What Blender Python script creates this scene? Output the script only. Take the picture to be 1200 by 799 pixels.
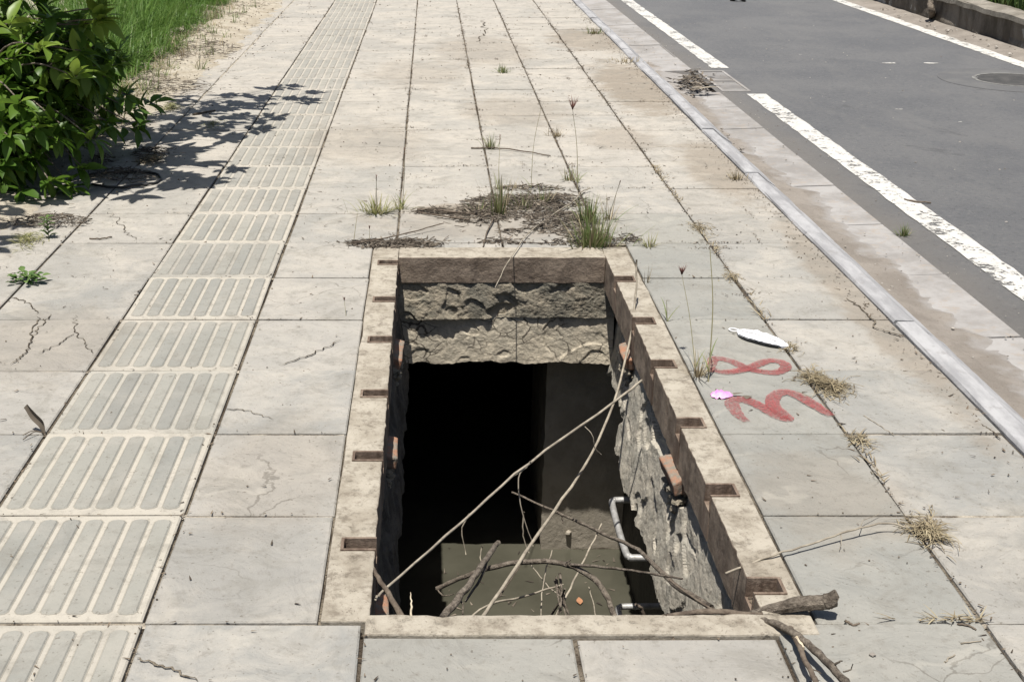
import bpy, bmesh, math, random
from mathutils import Vector, Matrix, Euler, noise

for _o in list(bpy.data.objects):
    bpy.data.objects.remove(_o)
scene = bpy.context.scene
C = scene.collection
random.seed(11)
R = random.uniform

# ------------------------------------------------------------------ camera
F, H, PITCH = 1444.0, 1.645, math.radians(21.4)
cp, sp = math.cos(PITCH), math.sin(PITCH)
cd = bpy.data.cameras.new('camera')
cam = bpy.data.objects.new('camera', cd)
C.objects.link(cam)
cam.location = (0, 0, H)
cam.rotation_euler = (math.pi / 2 - PITCH, 0, 0)
cd.sensor_width = 36
cd.lens = F / 1200 * 36
cd.shift_x = 0.08
cd.clip_start = 0.05
cd.clip_end = 1000
scene.camera = cam

# ------------------------------------------------------------------ sky and sun
SUN = Vector((0.125, 0.24, -1)).normalized()          # the way the light travels
elev = math.asin(-SUN.z)
world = bpy.data.worlds.new('World')
scene.world = world
world.use_nodes = True
nt = world.node_tree
sky = nt.nodes.new('ShaderNodeTexSky')
sky.sky_type = 'NISHITA'
sky.sun_disc = False
sky.sun_elevation = elev
sky.sun_rotation = math.atan2(-SUN.x, -SUN.y)
sky.air_density = 1.0
sky.dust_density = 2.0
bg = nt.nodes['Background']
bg.inputs[1].default_value = 0.055
nt.links.new(sky.outputs[0], bg.inputs[0])
ld = bpy.data.lights.new('sun', 'SUN')
ld.energy = 4.9
ld.angle = math.radians(0.53)
ld.color = (1.0, 0.958, 0.892)
sun = bpy.data.objects.new('sun', ld)
C.objects.link(sun)
sun.rotation_euler = SUN.to_track_quat('-Z', 'Y').to_euler()
sun.location = (-3, -6, 25)
vs = scene.view_settings
vs.view_transform = 'Standard'
vs.look = 'None'
vs.gamma = 1
vs.use_curve_mapping = False
vs.exposure = 0.50


# ------------------------------------------------------------------ helpers
def G(x, y, z=0.0):
    """photograph position -> place at height z"""
    zc = F * (H - z) / (cp * (y + 166.0))
    return Vector(((x - 504) * zc / F, (zc - (H - z) * sp) / cp, z))


def Yp(x, y, Y):
    """photograph position -> place at distance Y"""
    v = (y - 400) / F
    t = Y / (cp - v * sp)
    return Vector((t * (x - 504) / F, Y, H - t * (sp + v * cp)))


def tag(o, label=None, cat=None, group=None, kind=None):
    if label: o['label'] = label
    if cat: o['category'] = cat
    if group: o['group'] = group
    if kind: o['kind'] = kind
    return o


def link(name, me, parent=None):
    o = bpy.data.objects.new(name, me)
    C.objects.link(o)
    if parent: o.parent = parent
    return o


def empty(name, loc=(0, 0, 0)):
    o = bpy.data.objects.new(name, None)
    o.empty_display_size = 0.1
    C.objects.link(o)
    o.location = loc
    return o


def mesh(name, vs_, fs, mats, smooth=False, mi=None):
    me = bpy.data.meshes.new(name)
    me.from_pydata([tuple(v) for v in vs_], [], fs)
    for m in (mats if isinstance(mats, (list, tuple)) else [mats]):
        me.materials.append(m)
    if smooth:
        me.polygons.foreach_set('use_smooth', [True] * len(me.polygons))
    if mi:
        me.polygons.foreach_set('material_index', mi)
    me.update()
    return me


class MB:
    """collects vertices and faces for one mesh"""
    def __init__(s): s.v, s.f = [], []

    def add(s, vs_, fs):
        n = len(s.v)
        s.v += [tuple(v) for v in vs_]
        s.f += [tuple(i + n for i in f) for f in fs]

    def box(s, x0, x1, y0, y1, z0, z1):
        s.add([(x0, y0, z0), (x1, y0, z0), (x1, y1, z0), (x0, y1, z0),
               (x0, y0, z1), (x1, y0, z1), (x1, y1, z1), (x0, y1, z1)],
              [(3, 2, 1, 0), (4, 5, 6, 7), (0, 1, 5, 4), (1, 2, 6, 5), (2, 3, 7, 6), (3, 0, 4, 7)])

    def tube(s, pts, rad, n=6, jit=0.0):
        pts = [Vector(p) for p in pts]
        if not isinstance(rad, (list, tuple)): rad = [rad] * len(pts)
        base = len(s.v)
        up = Vector((0.13, 0.21, 0.97))
        for i, p in enumerate(pts):
            d = (pts[min(i + 1, len(pts) - 1)] - pts[max(i - 1, 0)])
            d = d.normalized() if d.length > 1e-9 else Vector((0, 0, 1))
            a = d.cross(up)
            if a.length < 1e-3: a = d.cross(Vector((1, 0, 0)))
            a.normalize()
            b = a.cross(d)
            for k in range(n):
                t = 2 * math.pi * k / n
                r = rad[i] * (1 + R(-jit, jit))
                s.v.append(tuple(p + a * math.cos(t) * r + b * math.sin(t) * r))
        for i in range(len(pts) - 1):
            for k in range(n):
                q = base + i * n
                s.f.append((q + k, q + (k + 1) % n, q + n + (k + 1) % n, q + n + k))
        s.f.append(tuple(base + k for k in range(n)))
        s.f.append(tuple(base + (len(pts) - 1) * n + n - 1 - k for k in range(n)))

    def blade(s, p, d, ln, w, bend, seg=4, fold=0.0):
        """a grass blade: starts at p towards d and bends over"""
        p = Vector(p); d = Vector(d).normalized()
        side = d.cross(Vector((0, 0, 1)))
        if side.length < 1e-3: side = Vector((R(-1, 1), R(-1, 1), 0))
        side.normalize()
        base = len(s.v)
        for i in range(seg + 1):
            t = i / seg
            ww = w * (1 - t ** 1.6) * 0.5 + 0.0003
            s.v.append(tuple(p - side * ww)); s.v.append(tuple(p + side * ww))
            p = p + d * (ln / seg)
            d = (d + Vector((d.x * .25, d.y * .25, -1)) * bend / seg).normalized()
        for i in range(seg):
            q = base + 2 * i
            s.f.append((q, q + 1, q + 3, q + 2))

    def obj(s, name, mat, parent=None, smooth=False):
        return link(name, mesh(name, s.v, s.f, mat, smooth), parent)


def leaf_mesh(l=1.0, w=.34, droop=.35, fold=.16, name='leaf', mat=None, wave=0.0):
    st = [(0, .06), (.12, .42), (.32, .92), (.52, 1.0), (.72, .74), (.88, .36), (1, .02)]
    vv, ff = [], []
    for i, (t, q) in enumerate(st):
        hw = w * .5 * q * l
        z = .10 * t - droop * t * t
        wv = wave * math.sin(t * 9)
        vv += [(t * l, -hw, (z + fold * q * w * .9 + wv) * l), (t * l, 0, z * l), (t * l, hw, (z + fold * q * w * .9 - wv) * l)]
    for i in range(len(st) - 1):
        a = 3 * i
        ff += [(a, a + 3, a + 4, a + 1), (a + 1, a + 4, a + 5, a + 2)]
    return vv, ff


def spline(pts, n=5):
    """Catmull-Rom through points"""
    p = [Vector(q) for q in pts]
    p = [p[0] * 2 - p[1]] + p + [p[-1] * 2 - p[-2]]
    out = []
    for i in range(1, len(p) - 2):
        for k in range(n):
            t = k / n
            a, b, c, d = p[i - 1], p[i], p[i + 1], p[i + 2]
            out.append(0.5 * ((2 * b) + (c - a) * t + (2 * a - 5 * b + 4 * c - d) * t * t + (3 * b - a - 3 * c + d) * t ** 3))
    out.append(p[-2])
    return out


# ------------------------------------------------------------------ materials
class Mat:
    def __init__(s, name, rough=0.85, spec=0.3, metal=0.0):
        s.m = bpy.data.materials.new(name)
        s.m.use_nodes = True
        s.n = s.m.node_tree.nodes
        s.l = s.m.node_tree.links
        s.b = s.n['Principled BSDF']
        s.b.inputs['Roughness'].default_value = rough
        s.b.inputs['Specular IOR Level'].default_value = spec
        s.b.inputs['Metallic'].default_value = metal
        s._c = {}

    def node(s, t, **kw):
        n = s.n.new(t)
        for k, v in kw.items(): setattr(n, k, v)
        return n

    def pos(s):
        if 'p' not in s._c: s._c['p'] = s.node('ShaderNodeNewGeometry').outputs['Position']
        return s._c['p']

    def objc(s):
        """object coordinates, moved by a random amount for each object"""
        if 'o' not in s._c:
            tc = s.node('ShaderNodeTexCoord').outputs['Object']
            r = s.rnd()
            m = s.node('ShaderNodeVectorMath', operation='MULTIPLY_ADD')
            s.l.new(r, m.inputs[0]); m.inputs[1].default_value = (37, 53, 19); s.l.new(tc, m.inputs[2])
            s._c['o'] = m.outputs[0]
        return s._c['o']

    def rnd(s):
        if 'r' not in s._c: s._c['r'] = s.node('ShaderNodeObjectInfo').outputs['Random']
        return s._c['r']

    def island(s):
        if 'i' not in s._c: s._c['i'] = s.node('ShaderNodeNewGeometry').outputs['Random Per Island']
        return s._c['i']

    def sc(s, vec, scale):
        m = s.node('ShaderNodeVectorMath', operation='MULTIPLY')
        s.l.new(vec, m.inputs[0]); m.inputs[1].default_value = scale
        return m.outputs[0]

    def noise(s, scale, vec=None, detail=4, rough=0.6, dist=0.0):
        n = s.node('ShaderNodeTexNoise')
        n.inputs['Scale'].default_value = scale
        n.inputs['Detail'].default_value = detail
        n.inputs['Roughness'].default_value = rough
        n.inputs['Distortion'].default_value = dist
        s.l.new(vec if vec is not None else s.pos(), n.inputs['Vector'])
        return n.outputs['Fac']

    def voro(s, scale, vec=None, feature='F1', rand=1.0):
        n = s.node('ShaderNodeTexVoronoi', feature=feature)
        n.inputs['Scale'].default_value = scale
        n.inputs['Randomness'].default_value = rand
        s.l.new(vec if vec is not None else s.pos(), n.inputs['Vector'])
        return n.outputs['Distance']

    def ramp(s, fac, a, b, va=0.0, vb=1.0):
        n = s.node('ShaderNodeMapRange', interpolation_type='SMOOTHSTEP')
        n.inputs[1].default_value = a; n.inputs[2].default_value = b
        n.inputs[3].default_value = va; n.inputs[4].default_value = vb
        s.l.new(fac, n.inputs[0])
        return n.outputs[0]

    def math(s, op, a, b=0.0):
        n = s.node('ShaderNodeMath', operation=op)
        for i, q in enumerate((a, b)):
            if isinstance(q, (int, float)): n.inputs[i].default_value = q
            else: s.l.new(q, n.inputs[i])
        return n.outputs[0]

    def mix(s, fac, a, b):
        n = s.node('ShaderNodeMix', data_type='RGBA')
        for i, q in ((0, fac), (6, a), (7, b)):
            if isinstance(q, (int, float)): n.inputs[i].default_value = q
            elif isinstance(q, (tuple, list)): n.inputs[i].default_value = tuple(q) + (1,)
            else: s.l.new(q, n.inputs[i])
        return n.outputs[2]

    def blot(s, x, y, rx, ry, edge=0.5):
        """a stain of its own shape around (x, y)"""
        m = s.node('ShaderNodeVectorMath', operation='SUBTRACT')
        s.l.new(s.pos(), m.inputs[0]); m.inputs[1].default_value = (x, y, 0)
        d = s.sc(m.outputs[0], (1 / rx, 1 / ry, 0))
        ln = s.node('ShaderNodeVectorMath', operation='LENGTH')
        s.l.new(d, ln.inputs[0])
        wob = s.math('MULTIPLY_ADD', s.noise(5.0, detail=6, rough=0.7), 1.4)
        wob.node.inputs[2].default_value = -0.7
        return s.ramp(s.math('ADD', ln.outputs['Value'], wob), 1.0, 1.0 - edge)

    def col(s, c):
        if isinstance(c, (tuple, list)): s.b.inputs['Base Color'].default_value = tuple(c) + (1,)
        else: s.l.new(c, s.b.inputs['Base Color'])
        return s

    def bump(s, h, strength=0.5, dist=0.01):
        n = s.node('ShaderNodeBump')
        n.inputs['Strength'].default_value = strength
        n.inputs['Distance'].default_value = dist
        s.l.new(h, n.inputs['Height'])
        if 'bmp' in s._c: s.l.new(s._c['bmp'], n.inputs['Normal'])
        s._c['bmp'] = n.outputs[0]
        s.l.new(n.outputs[0], s.b.inputs['Normal'])
        return s

    def leafy(s, amount=0.35):
        """light through thin leaves"""
        t = s.node('ShaderNodeBsdfTranslucent')
        lk = s.b.inputs['Base Color']
        if lk.links: s.l.new(lk.links[0].from_socket, t.inputs['Color'])
        else: t.inputs['Color'].default_value = lk.default_value
        mx = s.node('ShaderNodeMixShader')
        mx.inputs[0].default_value = amount
        s.l.new(s.b.outputs[0], mx.inputs[1]); s.l.new(t.outputs[0], mx.inputs[2])
        s.l.new(mx.outputs[0], s.n['Material Output'].inputs['Surface'])
        return s


def paving(name, grey, warm, swirl=True, dust=1.0):
    m = Mat(name, 0.9, 0.2)
    c = m.mix(m.ramp(m.rnd(), 0.05, 0.95), grey, warm)
    fr = m.math('FRACT', m.math('MULTIPLY', m.rnd(), 17.3))
    c = m.mix(m.math('MULTIPLY', m.ramp(fr, .45, 1.0), .38), c, (0.185, 0.180, 0.165))
    c = m.mix(m.ramp(m.noise(1.3, detail=6, rough=.65), 0.42, 0.70), c, tuple(0.5 * a + 0.5 * b for a, b in zip(grey, warm)))
    # creamier where pale sand has dried on, greyer where rain keeps it away
    cream = (0.432, 0.398, 0.345)
    far = m.node('ShaderNodeSeparateXYZ'); m.l.new(m.pos(), far.inputs[0])
    fy = m.ramp(far.outputs[1], 3.4, 8.0)
    dn = m.ramp(m.noise(2.6, detail=8, rough=0.70, dist=0.6), 0.42, 0.66)
    c = m.mix(m.math('MULTIPLY', m.math('ADD', m.math('MULTIPLY', fy, 0.42), m.math('MULTIPLY', dn, 0.52)), dust), c, cream)
    # brown soil washed over the slabs beside the kerb and by the pit
    for (x, y, rx, ry, k) in ((1.60, 9.6, 0.42, 1.5, .7), (1.55, 12.2, .5, 1.0, .6), (1.66, 6.9, .28, .9, .6), (1.72, 4.6, .14, 1.5, .55), (.17, 6.0, .26, .13, .7), (1.2, 7.7, .3, .5, .4), (-2.1, 8, .35, 4, .4), (.3, 5.75, .75, .35, .35), (-.4, 7.6, .5, .8, .28), (.6, 8.6, .5, .7, .35), (-1.4, 4.2, .4, .5, .25), (1.1, 3.0, .3, .35, .28), (.5, 11.5, .6, 1.2, .35), (-.45, 3.2, .25, .5, .22), (-.1, 10.2, .5, .9, .28)):
        c = m.mix(m.math('MULTIPLY', m.blot(x, y, rx, ry), k), c, (0.215, 0.175, 0.130))
    # water marks, pepper of small dark specks
    c = m.mix(m.math('MULTIPLY', m.ramp(m.noise(6.5, detail=8, rough=0.72, dist=.8), 0.48, 0.68), 0.48), c, (0.190, 0.180, 0.155))
    c = m.mix(m.math('MULTIPLY', m.ramp(m.noise(21, detail=6, rough=0.75), 0.53, 0.70), 0.42), c, (0.150, 0.135, 0.112))
    c = m.mix(m.math('MULTIPLY', m.ramp(m.noise(90, detail=3), 0.62, 0.72), 0.60), c, (0.10, 0.085, 0.065))
    o = m.objc()
    hv = m.node('ShaderNodeVectorMath', operation='ADD')
    hn = m.node('ShaderNodeTexNoise'); hn.inputs['Scale'].default_value = 5; hn.inputs['Detail'].default_value = 6
    m.l.new(o, hn.inputs['Vector']); m.l.new(m.sc(hn.outputs['Color'], (.22, .22, .22)), hv.inputs[0]); m.l.new(o, hv.inputs[1])
    hair = m.math('MULTIPLY', m.ramp(m.voro(1.5, hv.outputs[0], 'DISTANCE_TO_EDGE'), .0052, .002), m.ramp(m.noise(1.3, o, detail=2), .55, .62))
    c = m.mix(m.math('MULTIPLY', hair, .45 if swirl else 0.0), c, (0.075, 0.065, 0.05))
    if swirl:
        w = m.node('ShaderNodeTexWave', wave_type='RINGS')
        w.inputs['Scale'].default_value = 1.7
        w.inputs['Distortion'].default_value = 14.0
        w.inputs['Detail'].default_value = 4.0
        w.inputs['Detail Scale'].default_value = 1.1
        w.inputs['Detail Roughness'].default_value = 0.6
        m.l.new(o, w.inputs['Vector'])
        ridge = m.ramp(w.outputs['Fac'], 0.86, 1.0)
        gate = m.ramp(m.noise(2.6, o), .46, .6)
        c = m.mix(m.math('MULTIPLY', m.math('MULTIPLY', ridge, gate), 0.13), c, (0.56, 0.52, 0.44))
        m.bump(w.outputs['Fac'], 0.30, 0.014)
        m.bump(m.noise(4.5, o, detail=7, rough=.62, dist=2.2), 0.65, 0.020)
    c = m.mix(m.math('MULTIPLY', m.noise(260, detail=2), 0.16), c, (0.13, 0.12, 0.105))
    m.col(c)
    m.bump(m.noise(60, detail=7, rough=0.75), 0.45, 0.006)
    return m.m


M_tile = paving('riven_concrete_slab', (0.258, 0.256, 0.240), (0.346, 0.326, 0.292))
M_tact = paving('sanded_tactile_slab', (0.350, 0.334, 0.290), (0.415, 0.385, 0.325), swirl=False)
M_rib = paving('tactile_rib', (0.222, 0.223, 0.204), (0.278, 0.272, 0.240), swirl=False, dust=0.5)
M_groove = paving('rib_groove', (0.24, 0.225, 0.19), (0.30, 0.28, 0.235), swirl=False, dust=.4)
M_grey = paving('grey_riven_slab', (0.238, 0.238, 0.219), (0.275, 0.269, 0.242), dust=0.30)

_m = Mat('joint_soil', 0.95, 0.1)
_c = _m.mix(_m.ramp(_m.noise(5, detail=6, rough=.7), .42, .6), (0.080, 0.064, 0.048), (0.25, 0.215, 0.165))
_m.col(_m.mix(_m.ramp(_m.noise(150, detail=3), .5, .7), _c, (0.05, 0.04, 0.03))).bump(_m.noise(120, detail=4), 1.0, 0.02)
M_bed = _m.m
_m = Mat('sandy_joint', 0.95, 0.1)
_c = _m.mix(_m.ramp(_m.noise(3.5, detail=6, rough=.7), .40, .54), (0.40, 0.36, 0.295), (0.085, 0.070, 0.054))
_m.col(_m.mix(_m.ramp(_m.noise(150, detail=3), .5, .7), _c, (0.25, 0.21, 0.16))).bump(_m.noise(120, detail=4), .7, 0.01)
M_joint = _m.m

_m = Mat('cream_frame_concrete', 0.92, 0.15)
_c = _m.mix(_m.ramp(_m.noise(7, detail=6, rough=.7), .35, .68), (0.395, 0.358, 0.295), (0.275, 0.242, 0.192))
_c = _m.mix(_m.math('MULTIPLY', _m.ramp(_m.noise(19, detail=8, rough=.78), .47, .66), .75), _c, (0.155, 0.130, 0.100))
_c = _m.mix(_m.math('MULTIPLY', _m.ramp(_m.noise(140, detail=2), .63, .72), .6), _c, (0.10, 0.08, 0.06))
_m.col(_c).bump(_m.noise(60, detail=7, rough=.75), 0.6, 0.012)
_m.bump(_m.ramp(_m.noise(28, detail=5), .58, .7), 0.5, -0.012)
M_frame = _m.m

_m = Mat('rusty_steel', 0.85, 0.3)
_st = _m.sc(_m.pos(), (30, 8, 3))
_c = _m.mix(_m.ramp(_m.noise(1.0, _st, detail=6, rough=.7), .35, .65), (0.105, 0.072, 0.052), (0.22, 0.165, 0.125))
_c = _m.mix(_m.ramp(_m.noise(14, detail=5), .55, .7), _c, (0.27, 0.215, 0.165))
_m.col(_c).bump(_m.noise(55, detail=7, rough=.75), 0.7, 0.012)
M_rust = _m.m

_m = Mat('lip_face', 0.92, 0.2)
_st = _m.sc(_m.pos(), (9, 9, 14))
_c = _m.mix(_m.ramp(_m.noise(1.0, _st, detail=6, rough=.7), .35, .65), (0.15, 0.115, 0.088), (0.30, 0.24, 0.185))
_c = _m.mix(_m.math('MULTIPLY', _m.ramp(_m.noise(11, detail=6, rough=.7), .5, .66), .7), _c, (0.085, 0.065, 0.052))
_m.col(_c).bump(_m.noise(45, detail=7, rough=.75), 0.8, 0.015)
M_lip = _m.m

_m = Mat('broken_mortar', 0.95, 0.15)
_c = _m.mix(_m.ramp(_m.noise(9, detail=7, rough=.7), .35, .65), (0.42, 0.395, 0.335), (0.56, 0.51, 0.42))
_c = _m.mix(_m.math('MULTIPLY', _m.ramp(_m.noise(30, detail=6, rough=.75), .54, .68), .7), _c, (0.10, 0.088, 0.070))
_m.col(_c).bump(_m.noise(38, detail=8, rough=.78), 0.9, 0.02)
M_mortar = _m.m

_m = Mat('grey_green_mortar', 0.95, 0.15)
_c = _m.mix(_m.ramp(_m.noise(8, detail=7, rough=.7), .38, .62), (0.26, 0.24, 0.192), (0.45, 0.39, 0.295))
_c = _m.mix(_m.math('MULTIPLY', _m.ramp(_m.noise(26, detail=6, rough=.75), .55, .66), .8), _c, (0.055, 0.052, 0.042))
_m.col(_c).bump(_m.noise(34, detail=8, rough=.78), 1.0, 0.025)
M_mortar2 = _m.m

_m = Mat('cracked_render', 0.95, 0.15)
_wv = _m.node('ShaderNodeVectorMath', operation='ADD')
_nz = _m.node('ShaderNodeTexNoise'); _nz.inputs['Scale'].default_value = 9; _nz.inputs['Detail'].default_value = 5
_m.l.new(_m.pos(), _nz.inputs['Vector'])
_m.l.new(_m.sc(_nz.outputs['Color'], (.09, .09, .09)), _wv.inputs[0]); _m.l.new(_m.pos(), _wv.inputs[1])
_vc = _m.voro(11, _m.sc(_wv.outputs[0], (1, 1, 1.6)), 'DISTANCE_TO_EDGE')
_crk = _m.math('MULTIPLY', _m.ramp(_vc, 0.045, 0.012), _m.ramp(_m.noise(3.5, detail=3), .42, .56))
_c = _m.mix(_m.ramp(_m.noise(8, detail=7, rough=.7), .35, .65), (0.40, 0.36, 0.285), (0.55, 0.485, 0.375))
_c = _m.mix(_m.math('MULTIPLY', _m.ramp(_m.noise(40, detail=6, rough=.75), .55, .7), .5), _c, (0.16, 0.135, 0.10))
_c = _m.mix(_m.math('MULTIPLY', _crk, .85), _c, (0.05, 0.042, 0.034))
_m.col(_c).bump(_m.noise(48, detail=8, rough=.78), 0.7, 0.014)
M_render = _m.m

_m = Mat('old_brick', 0.93, 0.15)
_c = _m.mix(_m.ramp(_m.noise(24, detail=6, rough=.7), .36, .66), (0.33, 0.165, 0.100), (0.24, 0.21, 0.17))
_c = _m.mix(_m.ramp(_m.noise(34, detail=6, rough=.75), .5, .6), _c, (0.21, 0.19, 0.155))
_m.col(_c).bump(_m.noise(80, detail=6, rough=.7), 0.7, 0.01)
M_brick = _m.m

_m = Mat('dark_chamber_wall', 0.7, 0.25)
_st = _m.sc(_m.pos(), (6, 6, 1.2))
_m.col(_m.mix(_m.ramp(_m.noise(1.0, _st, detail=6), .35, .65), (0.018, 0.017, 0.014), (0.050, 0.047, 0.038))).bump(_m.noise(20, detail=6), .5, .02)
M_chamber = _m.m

_m = Mat('pier_concrete', 0.85, 0.2)
_c = _m.mix(_m.ramp(_m.noise(7, detail=7, rough=.7), .35, .65), (0.28, 0.25, 0.20), (0.37, 0.33, 0.268))
_sx = _m.node('ShaderNodeSeparateXYZ'); _m.l.new(_m.pos(), _sx.inputs[0])
_wet = _m.ramp(_m.math('ADD', _sx.outputs[2], _m.math('MULTIPLY', _m.noise(9, detail=5), .05)), -1.58, -1.565)
_m.col(_m.mix(_wet, (0.09, 0.07, 0.05), _c)).bump(_m.noise(40, detail=7, rough=.75), .5, .012)
M_pier = _m.m

_m = Mat('murky_water', 0.06, 0.5)
_m.col(_m.mix(_m.ramp(_m.noise(3.0, detail=5), .35, .7), (0.052, 0.050, 0.037), (0.070, 0.067, 0.050)))
_m.bump(_m.noise(9, detail=3), .05, .01)
M_water = _m.m

_m = Mat('kerb_stone', 0.85, 0.25)
_st = _m.sc(_m.objc(), (9, 2.6, 9))
_c = _m.mix(_m.ramp(_m.noise(1.0, _st, detail=7, rough=.7), .38, .64), (0.37, 0.368, 0.37), (0.25, 0.248, 0.252))
_c = _m.mix(_m.math('MULTIPLY', _m.ramp(_m.noise(8, detail=7, rough=.75), .54, .66), .65), _c, (0.23, 0.22, 0.215))
_m.col(_c).bump(_m.noise(50, detail=6, rough=.7), .4, .008)
M_kerb = _m.m

_m = Mat('gutter_concrete', 0.88, 0.2)
_c = _m.mix(_m.ramp(_m.noise(3.2, detail=7, rough=.7), .36, .64), (0.320, 0.308, 0.296), (0.225, 0.213, 0.200))
_c = _m.mix(_m.math('MULTIPLY', _m.ramp(_m.noise(15, detail=7, rough=.75), .52, .66), .6), _c, (0.29, 0.245, 0.20))
_m.col(_c).bump(_m.noise(60, detail=6, rough=.7), .35, .006)
M_gutter = _m.m

_m = Mat('dry_sand', 0.97, 0.1)
_c = _m.mix(_m.ramp(_m.noise(4, detail=7, rough=.7), .35, .66), (0.200, 0.178, 0.154), (0.265, 0.238, 0.208))
_c = _m.mix(_m.math('MULTIPLY', _m.ramp(_m.noise(75, detail=3), .6, .7), .6), _c, (0.13, 0.10, 0.075))
_sx = _m.node('ShaderNodeSeparateXYZ'); _m.l.new(_m.pos(), _sx.inputs[0])
_th = _m.ramp(_m.math('ADD', _sx.outputs[2], _m.math('MULTIPLY', _m.noise(14, detail=7, rough=.75), .016)), -.105 + .002, -.105 + .014)
_c = _m.mix(_th, (0.285, 0.27, 0.255), _c)
_m.col(_c).bump(_m.noise(110, detail=6, rough=.75), .7, .01)
M_sand = _m.m

_m = Mat('worn_asphalt', 0.88, 0.3)
_c = _m.mix(_m.ramp(_m.noise(0.9, detail=6, rough=.65), .35, .65), (0.108, 0.110, 0.115), (0.136, 0.136, 0.137))
_c = _m.mix(_m.math('MULTIPLY', _m.ramp(_m.noise(34, detail=8, rough=.88), .52, .62), .65), _c, (0.19, 0.187, 0.18))
_c = _m.mix(_m.math('MULTIPLY', _m.ramp(_m.noise(28, detail=8, rough=.88), .53, .63), .65), _c, (0.042, 0.042, 0.044))
_sx = _m.node('ShaderNodeSeparateXYZ'); _m.l.new(_m.pos(), _sx.inputs[0])
_edge = _m.ramp(_m.math('ADD', _sx.outputs[0], _m.math('MULTIPLY', _m.noise(2.2, detail=6, rough=.7), .5)), 2.95, 2.45)
_c = _m.mix(_m.math('MULTIPLY', _edge, .65), _c, (0.170, 0.155, 0.136))
_c = _m.mix(_m.math('MULTIPLY', _m.ramp(_m.noise(2.6, _m.sc(_m.pos(), (1, .25, 1)), detail=8, rough=.72), .5, .68), .50), _c, (0.150, 0.148, 0.145))
_c = _m.mix(_m.math('MULTIPLY', _m.ramp(_m.noise(1.6, detail=7, rough=.7, dist=.6), .60, .68), .45), _c, (0.055, 0.055, 0.057))
_m.col(_c).bump(_m.noise(120, detail=6, rough=.85), 1.0, .008)
M_asph = _m.m


def worn_paint(name, colr, lo, hi, rough=0.75, sc1=26):
    m = Mat(name, rough, 0.3)
    c = m.mix(m.ramp(m.noise(11, detail=5), .4, .7), colr, tuple(q * 0.82 for q in colr))
    m.col(c)
    t = m.node('ShaderNodeBsdfTransparent')
    mx = m.node('ShaderNodeMixShader')
    st = m.sc(m.pos(), (1, 1, 1))
    wear = m.ramp(m.math('ADD', m.math('MULTIPLY', m.noise(sc1, st, detail=8, rough=.78), .7), m.math('MULTIPLY', m.noise(4.5, detail=4), .3)), lo, hi)
    m.l.new(wear, mx.inputs[0]); m.l.new(m.b.outputs[0], mx.inputs[1]); m.l.new(t.outputs[0], mx.inputs[2])
    m.l.new(mx.outputs[0], m.n['Material Output'].inputs['Surface'])
    m.bump(m.noise(200, detail=3), .4, .004)
    return m.m


M_white = worn_paint('white_road_paint', (0.53, 0.515, 0.48), .52, .58)
M_red = worn_paint('red_spray_paint', (0.30, 0.078, 0.076), .32, .68, sc1=120)


def plain(name, a, b, rough=0.85, spec=0.3, scale=20, bscale=60, bstr=.4, bd=.006, metal=0, per=None):
    m = Mat(name, rough, spec, metal)
    f = m.ramp(m.noise(scale, detail=6, rough=.7), .35, .66)
    if per == 'island': f = m.ramp(m.island(), 0, 1)
    if per == 'object': f = m.math('ADD', m.math('MULTIPLY', f, .5), m.math('MULTIPLY', m.rnd(), .5))
    m.col(m.mix(f, a, b))
    if bstr: m.bump(m.noise(bscale, detail=6, rough=.7), bstr, bd)
    return m


M_shaded = plain('shaded_black_mortar', (0.050, 0.047, 0.040), (0.13, 0.12, 0.10), .75, .3, 9, 36, 1.0, .02).m  # left pit wall: its shade is painted into this near-black mortar colour
M_bark = plain('grey_dry_bark', (0.105, 0.086, 0.068), (0.27, 0.23, 0.185), .9, .15, 55, 70, 1.0, .02).m
M_twig = plain('dark_twig', (0.075, 0.058, 0.045), (0.16, 0.13, 0.10), .9, .15, 40, 90, .6, .005).m
M_straw = plain('dry_straw', (0.34, 0.30, 0.235), (0.20, 0.172, 0.135), .8, .25, 30, 90, .3, .003).m
M_cut = plain('pale_cut_wood', (0.55, 0.48, 0.36), (0.42, 0.35, 0.25), .85, .2, 30, 90, .3, .003).m
M_litter = plain('leaf_litter', (0.040, 0.033, 0.027), (0.180, 0.152, 0.120), .92, .12, per='island', bstr=0).m
M_crumb = plain('dirt_crumb', (0.055, 0.044, 0.034), (0.16, 0.125, 0.09), .92, .12, per='island', bstr=0).m
M_galv = plain('galvanised_steel', (0.42, 0.415, 0.40), (0.27, 0.262, 0.245), .5, .5, 35, 120, .3, .003, metal=.35).m
M_iron = plain('cast_iron', (0.045, 0.044, 0.043), (0.075, 0.072, 0.068), .75, .3, 12, 120, .4, .004).m
M_hose = plain('black_rubber', (0.012, 0.012, 0.013), (0.03, 0.03, 0.03), .55, .4, 40, 60, .1).m
M_mask = plain('white_cloth', (0.80, 0.80, 0.81), (0.74, 0.74, 0.76), .8, .2, 30, 300, .2, .002).m
M_pink = plain('pink_plastic', (0.72, 0.14, 0.55), (0.78, 0.42, 0.70), .45, .4, 30, 80, .2).m
M_soil = plain('verge_soil', (0.20, 0.155, 0.11), (0.34, 0.285, 0.215), .97, .1, 5, 70, .9, .02).m
M_stone = plain('pale_gravel', (0.36, 0.335, 0.30), (0.15, 0.13, 0.11), .9, .2, per='island', bstr=0).m
M_wall = Mat('stained_median_wall', .93, .15)
_st = M_wall.sc(M_wall.pos(), (5, 3.5, 1.3))
_c = M_wall.mix(M_wall.ramp(M_wall.noise(1.0, _st, detail=7, rough=.7), .38, .62), (0.105, 0.090, 0.072), (0.21, 0.185, 0.155))
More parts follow.
